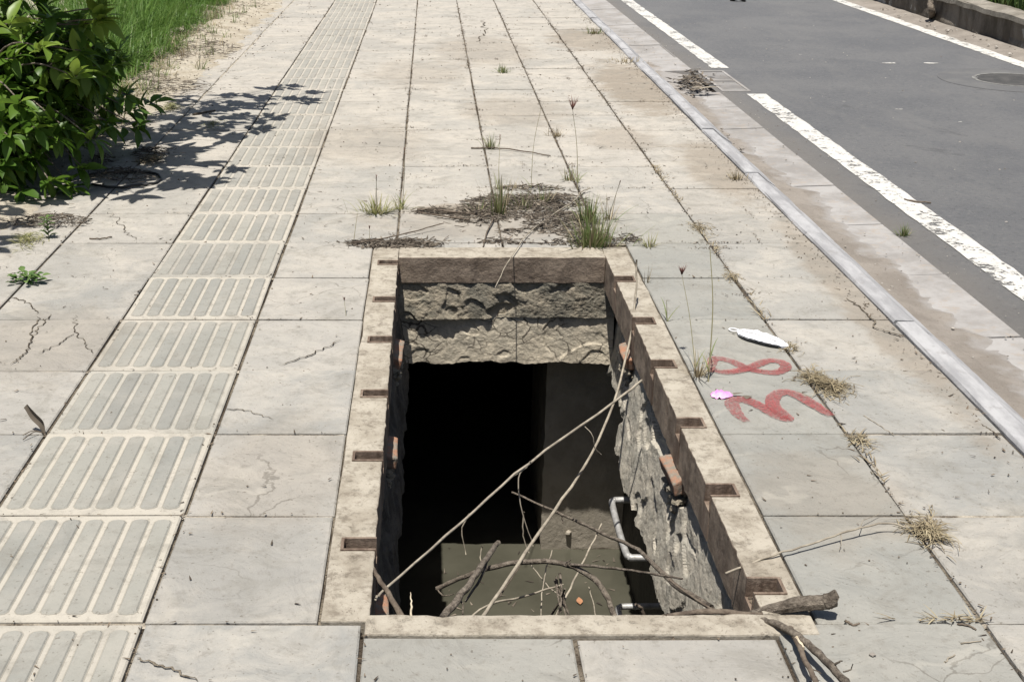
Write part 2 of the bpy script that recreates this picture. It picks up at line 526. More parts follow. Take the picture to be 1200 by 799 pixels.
_c = M_wall.mix(M_wall.math('MULTIPLY', M_wall.ramp(M_wall.noise(1.7, detail=6, rough=.65), .58, .62), .85), _c, (0.40, 0.395, 0.37))
M_wall.col(_c).bump(M_wall.noise(18, detail=8, rough=.75), .9, .03)
M_wall = M_wall.m


def leafmat(name, cols, trans=.35, rough=.5, per='object', spec=.35):
    m = Mat(name, rough, spec)
    r = m.rnd() if per == 'object' else m.island()
    n = m.node('ShaderNodeValToRGB')
    e = n.color_ramp.elements
    e[0].position = 0; e[0].color = cols[0] + (1,)
    e[1].position = 1; e[1].color = cols[-1] + (1,)
    for i, q in enumerate(cols[1:-1]):
        k = e.new((i + 1) / (len(cols) - 1)); k.color = q + (1,)
    m.l.new(r, n.inputs[0])
    c = m.mix(m.math('MULTIPLY', m.noise(16, detail=3), .35), n.outputs[0], tuple(q * .55 for q in cols[0]))
    m.col(c)
    return m.leafy(trans).m


GREENS = [(0.058, 0.122, 0.017), (0.092, 0.182, 0.023), (0.128, 0.225, 0.030), (0.075, 0.155, 0.021), (0.195, 0.295, 0.042)]
M_leaf = leafmat('shrub_leaf', GREENS, .42, .42)
M_leafi = leafmat('shrub_foliage', GREENS, .42, .42, 'island')
M_young = leafmat('young_leaf', [(0.17, 0.26, 0.040), (0.24, 0.33, 0.055), (0.13, 0.22, 0.032)], .35, .4)
M_grass = leafmat('verge_grass', [(0.075, 0.150, 0.026), (0.125, 0.225, 0.042), (0.170, 0.285, 0.062), (0.075, 0.160, 0.026), (0.19, 0.26, 0.07)], .40, .5, 'island')
M_tuft = leafmat('tuft_grass', [(0.11, 0.165, 0.045), (0.17, 0.225, 0.075), (0.26, 0.27, 0.12), (0.10, 0.15, 0.04)], .3, .6, 'island')
M_pale = leafmat('pale_tuft', [(0.30, 0.30, 0.13), (0.40, 0.36, 0.19), (0.20, 0.22, 0.07), (0.33, 0.33, 0.15)], .3, .6, 'island')
M_dry = leafmat('dry_grass', [(0.38, 0.315, 0.195), (0.20, 0.155, 0.095), (0.46, 0.395, 0.26), (0.115, 0.088, 0.055)], .2, .75, 'island')
M_seed = leafmat('purple_seed_head', [(0.155, 0.075, 0.065), (0.22, 0.115, 0.090)], .2, .8, 'island')
M_stemg = leafmat('weed_stem', [(0.30, 0.27, 0.16), (0.20, 0.19, 0.105)], .1, .75)
M_hedge = leafmat('median_plants', [(0.030, 0.060, 0.014), (0.060, 0.110, 0.024), (0.12, 0.16, 0.05)], .3, .5, 'island')

# ------------------------------------------------------------------ ground sheets
PX0, PX1, PY0, PY1 = -0.254, 0.887, 2.363, 5.351     # outer edge of the pit frame
IX0, IX1, IY0, IY1 = -0.140, 0.777, 2.441, 5.200     # opening
ROAD = -0.105


def holed(x0, x1, y0, y1, hx0, hx1, hy0, hy1, z):
    v = [(x0, y0, z), (x1, y0, z), (x1, y1, z), (x0, y1, z), (hx0, hy0, z), (hx1, hy0, z), (hx1, hy1, z), (hx0, hy1, z)]
    return v, [(0, 1, 5, 4), (1, 2, 6, 5), (2, 3, 7, 6), (3, 0, 4, 7)]


v, f = holed(-300, 300, -200, 400, -0.6, 1.2, 2.0, 5.7, -0.20)
tag(link('ground', mesh('ground', v, f, M_soil)), kind='structure')

v, f = holed(-2.22, 1.765, -4, 60, PX0 + .004, PX1 - .004, PY0 + .004, PY1 - .004, -0.012)
walk = link('sidewalk', mesh('sidewalk', v, f, M_bed))
tag(walk, 'pale slab pavement with a tactile strip along it', kind='structure')

mb = MB()
mb.add([(2.30, -20, ROAD), (5.70, -20, ROAD), (5.70, 90, ROAD), (2.30, 90, ROAD)], [(0, 1, 2, 3)])
road = mb.obj('road', M_asph)
tag(road, 'worn grey asphalt road beside the pavement', kind='structure')

# soil verge on the left with low bumps
vv, ff = [], []
nx, ny = 60, 160
for j in range(ny + 1):
    for i in range(nx + 1):
        x = -2.16 - 9.0 * (i / nx) ** 1.5
        y = 1.0 + 29 * j / ny
        e = min(1, (-2.16 - x) / .35)
        z = -0.012 + e * (0.05 * noise.noise((x * 1.7, y * 1.7, 3)) + 0.02 * noise.noise((x * 7, y * 7, 1)) + 0.035)
        if i == 0: z = -0.05
        vv.append((x, y, z))
for j in range(ny):
    for i in range(nx):
        a = j * (nx + 1) + i
        ff.append((a + 1, a, a + nx + 1, a + nx + 2))
M_verge = plain('pale_verge_sand', (0.35, 0.305, 0.235), (0.47, 0.425, 0.345), .97, .1, 4, 70, .9, .02).m
tag(link('verge', mesh('verge', vv, ff, M_verge, True)), kind='structure')

# ------------------------------------------------------------------ paving slabs
ROWS = [2.414 + .503 * k for k in range(-2, 31)]
COLS = [-2.20, -1.69, -1.18, -0.66, -0.154, 0.330, 0.790, 1.280, 1.762]
TH = 0.045
slab_cache = {}
for r_ in range(len(ROWS)):                              # sandy filling of the cross joints
    for (xa, xb) in (((-2.19, PX0 - .01), (PX1 + .01, 1.755)) if PY0 - .02 < ROWS[r_] < PY1 else ((-2.19, 1.755),)):
        n_ = 40
        vv_, ff_ = [], []
        for i_ in range(n_ + 1):
            x_ = xa + (xb - xa) * i_ / n_
            z_ = -.0075 + .0030 * noise.noise((x_ * 9, ROWS[r_] * 7, 1))
            vv_ += [(x_, ROWS[r_] - .012, z_), (x_, ROWS[r_] + .012, z_)]
        for i_ in range(n_): ff_.append((2 * i_, 2 * i_ + 2, 2 * i_ + 3, 2 * i_ + 1))
        link('joint_filling', mesh('joint_filling', vv_, ff_, M_joint), walk)


def slab_mesh(w, l, mat):
    k = (round(w, 3), round(l, 3), mat.name)
    if k in slab_cache: return slab_cache[k]
    c, t = 0.0045, 0.0035
    a, b = w / 2, l / 2
    v = []
    for (dx, dy, z) in ((a, b, -TH), (a, b, -t), (a - c, b - c, 0)):
        v += [(-dx, -dy, z), (dx, -dy, z), (dx, dy, z), (-dx, dy, z)]
    f = [(8, 9, 10, 11)]
    for q in (0, 4):
        for i in range(4):
            f.append((q + i, q + (i + 1) % 4, q + 4 + (i + 1) % 4, q + 4 + i))
    slab_cache[k] = mesh('paving_slab', v, f, mat)
    return slab_cache[k]


def rib_mesh(l, w, h):
    v, n = [], 4
    ring = []
    for s_, cy in ((1, l / 2 - w / 2), (-1, -l / 2 + w / 2)):
        for i in range(n + 1):
            t = math.pi * i / n
            ring.append((s_ * math.cos(t) * w / 2, cy + s_ * math.sin(t) * w * .30))
    k = len(ring)
    v = [(x, y, 0.0004) for x, y in ring] + [(x * .84, y * .985, h) for x, y in ring]
    f = [tuple(range(k, 2 * k))] + [(i, (i + 1) % k, k + (i + 1) % k, k + i) for i in range(k)]
    v += [(x * 1.10, y * 1.008, .0006) for x, y in ring]
    mi = [0] * len(f)
    for i in range(k):
        f.append((2 * k + i, 2 * k + (i + 1) % k, (i + 1) % k, i)); mi.append(1)
    return mesh('rib', v, f, [M_rib, M_groove], mi=mi)


RIB = rib_mesh(.462, .0445, .0035)
GREY_SET = {(3, 0), (4, 0), (6, 1), (6, 2), (6, 3), (6, 4), (6, 5), (6, 6), (6, 7), (6, 0)}
slabs = {}
for r in range(len(ROWS) - 1):
    for c in range(8):
        x0, x1 = COLS[c], COLS[c + 1]
        y0, y1 = ROWS[r], ROWS[r + 1]
        row = r - 2                                  # row 0 starts at the front of the pit
        if c in (4, 5) and 0 <= row <= 5:
            if row == 5: y0 = PY1 + .002
            else: continue
        if c in (4, 5, 6) and row == -1 and c < 6: y1 = PY0 - .002
        if c == 3 and 0 <= row <= 5:
            x1 = PX0 - .002
        if c == 6 and 0 <= row <= 5:
            x0 = PX1 + .004
            if row == 5: y0 = y0
        gx = 0.0105 if c != 2 else 0.0115
        gy = 0.0085
        if c == 3 and 0 <= row <= 4: gx = .006
        w, l = x1 - x0 - gx, y1 - y0 - gy
        mat = M_tact if c == 2 else (M_grey if (c == 6 and -1 <= row <= 6) or (row == -1 and c in (4,)) else M_tile)
        o = link('tactile_slab' if c == 2 else 'paving_slab', slab_mesh(w, l, mat), walk)
        o.location = ((x0 + x1) / 2 + R(-.0025, .0025), (y0 + y1) / 2 + R(-.003, .003), R(-.003, .002))
        o.rotation_euler = (R(-.006, .006), R(-.006, .006), R(-.005, .005))
        if c == 6 and row in (2, 3):
            o.location.z = 0; o.rotation_euler = (0, 0, 0)
        if c == 1 and row in (3,):
            o.rotation_euler = (.006, -.004, .003)
        slabs[(c, row)] = o
        if c == 2:
            for k in range(8):
                b = link('rib', RIB, o)
                b.location = ((k - 3.5) * .0605, R(-.002, .002), 0)

vv, ff = [], []
nx, ny = 30, 420
for j in range(ny + 1):
    for i in range(nx + 1):
        x = -2.36 + .72 * i / nx; y = 4.4 + 12.6 * j / ny
        edge = -2.02 + .12 * noise.noise((2, y * .7, 0)) + .09 * noise.noise((x * 3, y * 3.3, 4)) + .06 * noise.noise((x * 9, y * 9, 6)) + min(.14, max(-.12, (y - 7) * .04))
        z = .002 + min(.018, (edge - x) * .05) + .004 * noise.noise((x * 16, y * 16, 2))
        vv.append((x, y, max(z, -.03)))
for j in range(ny):
    for i in range(nx):
        a = j * (nx + 1) + i
        ff.append((a, a + 1, a + nx + 2, a + nx + 1))
tag(link('sand_drift', mesh('sand_drift', vv, ff, M_verge, True)), 'pale sand washed over the outer left slabs', kind='stuff')

# cracks: thin open lines in the slabs, filled with soil
def crack(pts, w=.004, n=9, z=.0035, mat=M_bed):
    P = []
    pts = [Vector((q.x, q.y)) for q in pts]
    for a, b in zip(pts, pts[1:]):
        for k in range(n):
            q = a.lerp(b, k / n)
            j = (b - a).length * .07 * (R(-1, 1) if k else 0); nd = (b - a).normalized()
            P.append((q.x - nd.y * j, q.y + nd.x * j))
    P.append(tuple(pts[-1]))
    vv, ff = [], []
    for i, p in enumerate(P):
        a = Vector(P[max(i - 1, 0)]); b = Vector(P[min(i + 1, len(P) - 1)])
        d = (b - a).normalized()
        e = min(i, len(P) - 1 - i) / 3
        ww = w * .5 * min(1, .25 + e) * R(.55, 1.35)
        vv += [(p[0] - d.y * ww, p[1] + d.x * ww, z), (p[0] + d.y * ww, p[1] - d.x * ww, z)]
    for i in range(len(P) - 1):
        ff.append((2 * i, 2 * i + 1, 2 * i + 3, 2 * i + 2))
    return link('crack', mesh('crack', vv, ff, mat), walk)


def px(*p): return [G(*q) for q in p]


crack(px((43, 372), (37, 398), (30, 415), (12, 428)), .0055)
crack(px((12, 349), (36, 357), (43, 369)), .005)
crack(px((60, 369), (45, 386), (37, 398)), .005)
crack(px((88, 370), (87, 390), (100, 402), (108, 416)), .0035)
crack(px((87, 392), (70, 404), (45, 415)), .004)
crack(px((130, 250), (145, 270), (160, 283)), .004)
crack(px((160, 772), (190, 781), (232, 799)), .006)
crack(px((328, 429), (365, 417), (400, 399)), .005)
crack(px((262, 480), (290, 482), (320, 492)), .004)
crack(px((992, 350), (1010, 364), (1030, 387), (1062, 396)), .007)
crack(px((568, 24), (569, 40), (561, 46), (560, 50)), .010)
crack(px((1150, 498), (1165, 508), (1172, 516)), .006)

# ------------------------------------------------------------------ kerb, gutter, sand, lines
kerb = empty('kerb', (1.77, 0, 0)); tag(kerb, 'low pale kerb of long stones with a sloping face', kind='structure')
def kerb_mesh(l):
    prof = [(0, -.19), (0, -.006), (.006, .004), (.072, .002), (.082, -.004), (.13, -.045), (.195, -.085), (.235, -.125), (.235, -.19)]
    n = len(prof); st = 6
    v, f = [], []
    for j in range(st + 1):
        for (x, z) in prof:
            v.append((x + R(-.002, .002) * (z > -.1), l * j / st, z + R(-.0012, .0012)))
    for j in range(st):
        for i in range(n - 1):
            a = j * n + i
            f.append((a, a + 1, a + n + 1, a + n))
    f.append(tuple(range(n - 1, -1, -1))); f.append(tuple(st * n + i for i in range(n)))
    return mesh('kerb_stone', v, f, M_kerb)
KM = [kerb_mesh(1.183) for _ in range(4)]
y = .82
i = 0
while y < 22:
    o = link('kerb_stone', KM[i % 4], kerb)
    o.location = (R(-.005, .005), y, R(-.004, .004)); o.rotation_euler = (R(-.003, .003), R(-.01, .01), R(-.003, .003))
    y += 1.195; i += 1
o = MB(); o.box(0, .23, y, 60, -.19, -.01); o.obj('kerb_stone', M_kerb, kerb)

gut = empty('gutter', (2.0, 0, ROAD)); tag(gut, 'shallow concrete channel between the kerb and the asphalt', kind='structure')
y = .5; i = 0
gaps = [.78, .82, .8, .76, .85]
while y < 22:
    l = gaps[i % 5]
    y1 = y + l
    if y < 9.93 < y1: y1 = 9.93
    if 9.92 < y < 11.0:
        y = 11.0; i += 1; continue
    m_ = MB()
    a, b = -.03, .318
    z = R(0, .004)
    m_.add([(a, 0, -.09), (b, 0, -.09), (b, y1 - y - .012, -.09), (a, y1 - y - .012, -.09),
            (a, 0, z - .012), (b, 0, z), (b, y1 - y - .012, z), (a, y1 - y - .012, z - .012)],
           [(4, 5, 6, 7), (0, 1, 5, 4), (1, 2, 6, 5), (2, 3, 7, 6), (3, 0, 4, 7)])
    o = m_.obj('gutter_block', M_gutter, gut); o.location = (0, y, 0)
    y = y1; i += 1
m_ = MB(); m_.box(-.03, .318, y, 60, -.09, 0); m_.obj('gutter_block', M_gutter, gut)
m_ = MB(); m_.box(-.03, .60, 9.93, 11.0, -.09, -.035); m_.obj('gutter_pan', M_gutter, gut)

# sand blown along the gutter; it thins out into the concrete
vv, ff = [], []
nx, ny = 40, 900
for j in range(ny + 1):
    for i in range(nx + 1):
        x = 1.90 + .52 * i / nx
        y = 1.2 + 17 * j / ny
        edge = 2.085 + .085 * noise.noise((3.1, y * .55, 0)) + .05 * noise.noise((1.3, y * 2.6, 5)) + .045 * noise.noise((x * 6, y * 7, 9)) + .03 * noise.noise((x * 14, y * 22, 9)) + .02 * noise.noise((x * 20, y * 45, 3))
        z = ROAD + (edge - x) * .13 + .007 * noise.noise((x * 9, y * 6, 2)) + .003 * noise.noise((x * 30, y * 22, 2))
        z = min(z, ROAD + .024 + .004 * noise.noise((x * 12, y * 8, 4)))
        if y > 11.3: z -= min(.04, (y - 11.3) * .05)
        if 9.7 < y < 11.2: z -= .012 if x < 2.3 else .05
        z = max(z, ROAD - .06)
        vv.append((x, y, z))
for j in range(ny):
    for i in range(nx):
        a = j * (nx + 1) + i
        ff.append((a, a + 1, a + nx + 2, a + nx + 1))
tag(link('sand_drift', mesh('sand_drift', vv, ff, M_sand, True)), 'brown sand lying along the gutter', kind='stuff')


def strip(name, x0, x1, y0, y1, z, mat, parent, n=None, j=.006):
    n = n or max(2, int((y1 - y0) * 9))
    vv, ff = [], []
    for i in range(n + 1):
        y = y0 + (y1 - y0) * i / n
        vv += [(x0 + R(-j, j), y, z), (x1 + R(-j, j), y, z)]
    for i in range(n): ff.append((2 * i, 2 * i + 1, 2 * i + 3, 2 * i + 2))
    return link(name, mesh(name, vv, ff, mat), parent)


strip('edge_line', 2.515, 2.665, -5, 9.83, ROAD + .004, M_white, road)
strip('edge_line', 2.515, 2.665, 11.12, 60, ROAD + .004, M_white, road)
strip('edge_line', 5.30, 5.45, -5, 60, ROAD + .004, M_white, road)
for (x, y, w) in ((1042, 75, 18), (1091, 75, 15), (938, 65, 4), (1054, 129, 9), (1125, 144, 5), (989, 120, 4)):
    c = G(x, y, ROAD); s = c.y / F * w * .55
    vv = []
    for k in range(10):
        t = 2 * math.pi * k / 10
        vv.append((c.x + math.cos(t) * s * R(.7, 1.1), c.y + math.sin(t) * s * .5 * R(.5, 1.2), ROAD + .004))
    link('paint_fleck', mesh('paint_fleck', vv, [tuple(range(10))], M_white), road)

# sand along the far side of the road
vv, ff = [], []
nx, ny = 14, 260
for j in range(ny + 1):
    for i in range(nx + 1):
        x = 5.28 + .46 * i / nx
        y = 5 + 16 * j / ny
        edge = 5.43 + .05 * noise.noise((7, y * .8, 0)) + .03 * noise.noise((1, y * 3, 5))
        z = ROAD + min((x - edge) * .14, .035) + .008 * noise.noise((x * 8, y * 5, 2))
        vv.append((x, y, max(z, ROAD - .05)))
for j in range(ny):
    for i in range(nx):
        a = j * (nx + 1) + i
        ff.append((a, a + 1, a + nx + 2, a + nx + 1))
tag(link('sand_drift', mesh('sand_drift', vv, ff, M_sand, True)), 'pale sand at the foot of the median wall', kind='stuff')

# median wall: one rough run of concrete with a cap
wall = empty('median_wall', (5.72, 10, ROAD))
tag(wall, 'low stained concrete wall across the road with a chipped top', 'wall')
vv, ff = [], []
nz, ny = 10, 260
for j in range(ny + 1):
    for i in range(nz + 1):
        y = -6 + 26 * j / ny; z = -.06 + .38 * i / nz
        d = .018 * noise.noise((y * 1.6, z * 4, 2)) + .012 * noise.noise((y * 5, z * 9, 7))
        if noise.noise((y * .9, z * 2.2, 11)) > .28: d += .022
        vv.append((d, y, z))
for j in range(ny):
    for i in range(nz):
        a = j * (nz + 1) + i
        ff.append((a, a + nz + 1, a + nz + 2, a + 1))
o = link('wall_face', mesh('wall_face', vv, ff, M_wall), wall)
vv, ff = [], []
nx = 6
for j in range(ny + 1):
    for i in range(nx + 1):
        y = -6 + 26 * j / ny; x = -.03 + .30 * i / nx
        z = .325 + .014 * noise.noise((y * 2.2, x * 6, 2)) + .01 * noise.noise((y * 7, x * 12, 2)) - (.012 if i in (0, nx) else 0)
        if i == 0: x += .02 * noise.noise((y * 3, 5, 5))
        vv.append((x, y, z))
for j in range(ny):
    for i in range(nx):
        a = j * (nx + 1) + i
        ff.append((a, a + 1, a + nx + 2, a + nx + 1))
n0 = len(vv)
for j in range(ny + 1):
    x, y, z = vv[j * (nx + 1)]
    vv.append((x, y, z - .05)); vv.append((.01, y, z - .055))
for j in range(ny):
    a, b = j * (nx + 1), (j + 1) * (nx + 1)
    p, q = n0 + 2 * j, n0 + 2 * j + 2
    ff.append((p, a, b, q)); ff.append((p + 1, p, q, q + 1))
link('cap', mesh('cap', vv, ff, plain('wall_cap', (0.16, 0.145, 0.12), (0.30, 0.275, 0.235), .95, .1, 4, 30, .9, .02).m), wall)
mb = MB(); mb.box(5.985, 12, -6, 60, -.2, .12)
tag(mb.obj('median_bed', M_soil), kind='structure')
mb = MB()
for _ in range(5200):
    y = R(8.6, 20); x = 6.0 + abs(random.gauss(0, .8))
    a = R(0, 6.28); t = R(.1, .55)
    mb.blade((x, y, .11), (math.cos(a) * t, math.sin(a) * t, 1), R(.22, .6), R(.012, .03), R(.3, 1.3), 3)
tag(mb.obj('median_plants', M_hedge), 'dark green strappy plants growing in the median bed', kind='stuff')
root = MB()
root.tube(spline([G(1092, 23, ROAD + .02), Yp(1092, 14, 14.2), Yp(1090, 4, 14.25), Yp(1094, -14, 14.3)]), [.035] * 14 + [.022] * 2, 7, .2)
tag(root.obj('woody_stem', M_bark, smooth=True), 'crooked dark woody stem against the median wall', 'stem')

# drain grate, road cover
gr = empty('drain_grate', (2.345, 9.95, ROAD)); tag(gr, 'rectangular concrete drain grate set in the gutter with slots', 'drain grate')
m_ = MB()
for (x0, x1, y0, y1) in ((0, .235, 0, .035), (0, .235, .985, 1.02), (0, .235, .49, .525), (0, .022, .035, .49), (0, .022, .525, .985), (.213, .235, .035, .49), (.213, .235, .525, .985)):
    m_.box(x0, x1, y0, y1, -.05, .006)
m_.obj('frame', M_gutter, gr)
for q in (0, .49):
    for k in range(7):
        m_ = MB(); y = .035 + q + .032 + k * .058
        m_.box(.022, .213, y, y + .030, -.04, .002)
        m_.obj('bar', M_gutter, gr)
mc = G(1186, 94, ROAD)
mc = Vector((4.95, 10.5, ROAD))
cv = empty('manhole_cover', mc); tag(cv, 'round dark iron cover set in the asphalt', 'manhole cover')
def disc(name, r0, r1, z, mat, parent, n=48):
    vv, ff = [], []
    for k in range(n):
        t = 2 * math.pi * k / n
        for r, zz in ((r0, z - .03), (r0, z), (r1, z), (r1, z - .03)):
            vv.append((math.cos(t) * r, math.sin(t) * r, zz))
    for k in range(n):
        a, b = 4 * k, 4 * ((k + 1) % n)
        for i in range(3): ff.append((a + i, b + i, b + i + 1, a + i + 1))
    if r0 < .02: pass
    return link(name, mesh(name, vv, ff, mat), parent)
disc('ring', .315, .345, .006, plain('iron_ring', (0.22, 0.215, 0.20), (0.12, 0.118, 0.112), .7, .3, 20, 60, .3).m, cv)
disc('lid', .001, .300, .004, M_iron, cv)
disc('gap', .298, .318, -.012, M_hose, cv)
disc('collar', .345, .62, .0035, plain('patched_asphalt', (0.105, 0.105, 0.107), (0.135, 0.134, 0.131), .9, .25, 3, 120, .9).m, cv)

# ------------------------------------------------------------------ the open pit
pit = empty('open_pit', (0, 0, 0))
tag(pit, 'long open rectangular drain pit without its covers, dark water inside', 'drain pit')
LS = [2.76, 3.26, 3.715, 4.205, 4.645, 5.125]
RS = [2.565, 3.05, 3.49, 3.97, 4.40, 4.90]


def chamfer_obj(o, w=.005):
    m = o.modifiers.new('bevel', 'BEVEL'); m.width = w; m.segments = 2; m.limit_method = 'ANGLE'; m.angle_limit = math.radians(50)


def jag(a, b, step=.05, j=.003):
    """points from a to b, chipped sideways"""
    a, b = Vector(a), Vector(b)
    n = max(1, int((b - a).length / step))
    d = (b - a).normalized(); nn = Vector((-d.y, d.x))
    out = []
    for i in range(n):
        q = a.lerp(b, i / n)
        out.append(q + nn * (R(-j, j) * (4.0 if random.random() < .10 else 1) if i else 0))
    return out


def prism(name, poly, z0, z1, mats, parent, inner=None):
    n = len(poly)
    v = [(p[0], p[1], z0) for p in poly] + [(p[0], p[1], z1) for p in poly]
    f = [tuple(range(n, 2 * n)), tuple(range(n - 1, -1, -1))]
    mi = [0, 0]
    for i in range(n):
        f.append((i, (i + 1) % n, n + (i + 1) % n, n + i))
        mi.append(1 if inner and inner(poly[i], poly[(i + 1) % n]) else 0)
    me = mesh(name, v, f, mats, mi=mi)
    bm = bmesh.new(); bm.from_mesh(me)
    bmesh.ops.recalc_face_normals(bm, faces=bm.faces)
    bm.to_mesh(me); bm.free()
    return link(name, me, parent)


BZ = -.150


def side_beam(x_out, x_in, slots, y0, y1, depth, hw):
    s = 1 if x_in > x_out else -1
    pts = [(x_out, y1), (x_out, y0)]
    pts = jag((x_out, y1), (x_out, y0), .12, .0012)
    pts += jag((x_out, y0), (x_in, y0), .1, .001)
    cur = (x_in, y0)
    for ys in slots:
        a = (x_in, ys - hw); b = (x_in - s * depth, ys - hw); c = (x_in - s * depth, ys + hw); d = (x_in, ys + hw)
        pts += jag(cur, a, .025, .0014) + [Vector(a), Vector(b), Vector(c)]
        cur = d
    pts += jag(cur, (x_in, y1), .025, .0014) + jag((x_in, y1), (x_out, y1), .1, .001)
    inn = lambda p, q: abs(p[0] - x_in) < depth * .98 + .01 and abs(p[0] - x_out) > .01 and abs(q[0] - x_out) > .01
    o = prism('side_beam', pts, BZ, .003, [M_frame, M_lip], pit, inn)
    chamfer_obj(o, .004)
    # slot floors and rusty liners
    for ys in slots:
        sl = MB()
        xa, xb = sorted((x_in - s * (depth - .004), x_in + s * .002))
        sl.box(xa, xb, ys - hw + .003, ys + hw - .003, BZ + .01, -.048)
        t = .007
        xw = x_in - s * depth
        xa2, xb2 = sorted((xw - s * .001, xw + s * t))
        sl.box(xa2, xb2, ys - hw + .001, ys + hw - .001, -.05, .0055)
        xa3, xb3 = sorted((xw + s * t, x_in + s * .0015))
        sl.box(xa3, xb3, ys - hw - .001, ys - hw + t, -.05, .0052)
        sl.box(xa3, xb3, ys + hw - t, ys + hw + .001, -.05, .0052)
        so = sl.obj('slot_liner', M_rust, pit)
        # crumbs in the slot
        cr = MB()
        for _ in range(26):
            lump(cr, (R(xa + .01, xb - .012), ys + R(-hw + .015, hw - .015), -.046), R(.003, .008))
        cr.obj('slot_dirt', M_crumb, so)
    return o


def lump(mb, p, r, flat=.7):
    """an uneven small stone"""
    base = len(mb.v)
    n = 5
    pts = [(0, 0, flat)]
    for lv, rr in ((.35, .85), (-.3, .9)):
        for k in range(n):
            t = 2 * math.pi * (k + R(-.2, .2)) / n
            pts.append((math.cos(t) * rr * R(.7, 1.2), math.sin(t) * rr * R(.7, 1.2), lv * flat * R(.6, 1.3)))
    pts.append((0, 0, -flat))
    rz = R(0, 6.28)
    c, s_ = math.cos(rz), math.sin(rz)
    ax = R(.7, 1.4)
    vs_ = [(p[0] + r * (x * c * ax - y * s_), p[1] + r * (x * s_ * ax + y * c), p[2] + r * z) for x, y, z in pts]
    f = [(0, 1 + k, 1 + (k + 1) % n) for k in range(n)]
    f += [(1 + k, 1 + n + k, 1 + n + (k + 1) % n, 1 + (k + 1) % n) for k in range(n)]
    f += [(1 + 2 * n, 1 + n + (k + 1) % n, 1 + n + k) for k in range(n)]
    mb.add(vs_, f)


side_beam(PX0, IX0, LS, 2.418, PY1, .088, .031)
side_beam(PX1, IX1, RS, 2.447, PY1 - .0, .079, .037)
# end beams
pts = jag((-.150, PY0), (PX1, PY0), .1, .0012) + jag((PX1, PY0), (PX1, IY0 + .003), .1, .001) + jag((PX1, IY0 + .003), (-.150, IY0 - .024 + .024), .035, .0035) + jag((-.150, IY0), (-.150, PY0), .05, .001)
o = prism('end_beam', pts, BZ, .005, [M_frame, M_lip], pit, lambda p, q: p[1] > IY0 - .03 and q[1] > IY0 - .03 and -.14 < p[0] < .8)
chamfer_obj(o, .005)
pts = jag((IX0 + .001, IY1), (IX1 - .001, IY1), .035, .003) + jag((IX1 - .001, IY1), (IX1 - .001, PY1), .1, .001) + jag((IX1 - .001, PY1), (IX0 + .001, PY1), .1, .001) + jag((IX0 + .001, PY1), (IX0 + .001, IY1), .1, .001)
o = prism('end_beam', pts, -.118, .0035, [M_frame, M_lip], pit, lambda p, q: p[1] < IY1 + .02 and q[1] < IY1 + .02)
chamfer_obj(o, .004)


def rough_wall(name, origin, uvec, vvec, nvec, U, V, nu, nv, disp, mat, jagged=.03, thick=.12, seed=0, taper=0.0, step=None, low=None, off=None):
    """rough plaster: u along, v down, n towards the pit; jagged lower edge, closed at the back"""
    origin, uvec, vvec, nvec = map(Vector, (origin, uvec, vvec, nvec))
    vv, ff = [], []
    for j in range(nv + 1):
        for i in range(nu + 1):
            u, t = U * i / nu, j / nv
            jg = jagged * (noise.noise((u * 6 + seed, 1.7, seed)) + .6 * noise.noise((u * 19 + seed, 4.2, seed)) + .35 * noise.noise((u * 50, 3, seed)))
            v_ = t * (V + (jg if j > nv * .5 else jg * t * 2) * (1 if t > .5 else t))
            if low: v_ += t * low(u)
            o_ = off(u, t) if off else 0
            q = Vector((u * 9 + seed, v_ * 9, seed * 1.3))
            d = disp * (noise.noise(q) * .55 + noise.noise(q * 2.7) * .35 + noise.noise(q * 6.5) * .2 + noise.noise(q * 15) * .12)
            if step:
                sname = noise.noise((u * 4.2 + seed, v_ * 4.2, seed + 9)) + .4 * noise.noise((u * 13, v_ * 13, seed))
                d -= step * max(0, min(1, (sname - .16) / .07))
                sn2 = noise.noise((u * 7 + seed, v_ * 11, seed + 31))
                d -= step * .8 * max(0, min(1, (sn2 - .30) / .07))
            if j == 0: d = min(d, 0) * .4
            p = origin + uvec * u + vvec * v_ + nvec * (d + taper * t + o_)
            vv.append(p)
    n = nu + 1
    for j in range(nv):
        for i in range(nu):
            a = j * n + i
            ff.append((a, a + n, a + n + 1, a + 1))
    b = len(vv)
    for i in range(nu + 1):
        vv.append(vv[nv * n + i] - nvec * thick); vv.append(vv[i] - nvec * thick)
    for i in range(nu):
        p, q = nv * n + i, nv * n + i + 1
        ff.append((p, b + 2 * i, b + 2 * i + 2, q))
        ff.append((b + 2 * i, b + 2 * i + 1, b + 2 * i + 3, b + 2 * i + 2))
        ff.append((i + 1, b + 2 * i + 3, b + 2 * i + 1, i))
    ff.append(tuple([j * n for j in range(nv + 1)] + [b, b + 1]))
    ff.append(tuple([j * n + nu for j in range(nv, -1, -1)] + [b + 1 + 2 * nu, b + 2 * nu]))
    return link(name, mesh(name, vv, ff, mat, False), pit)


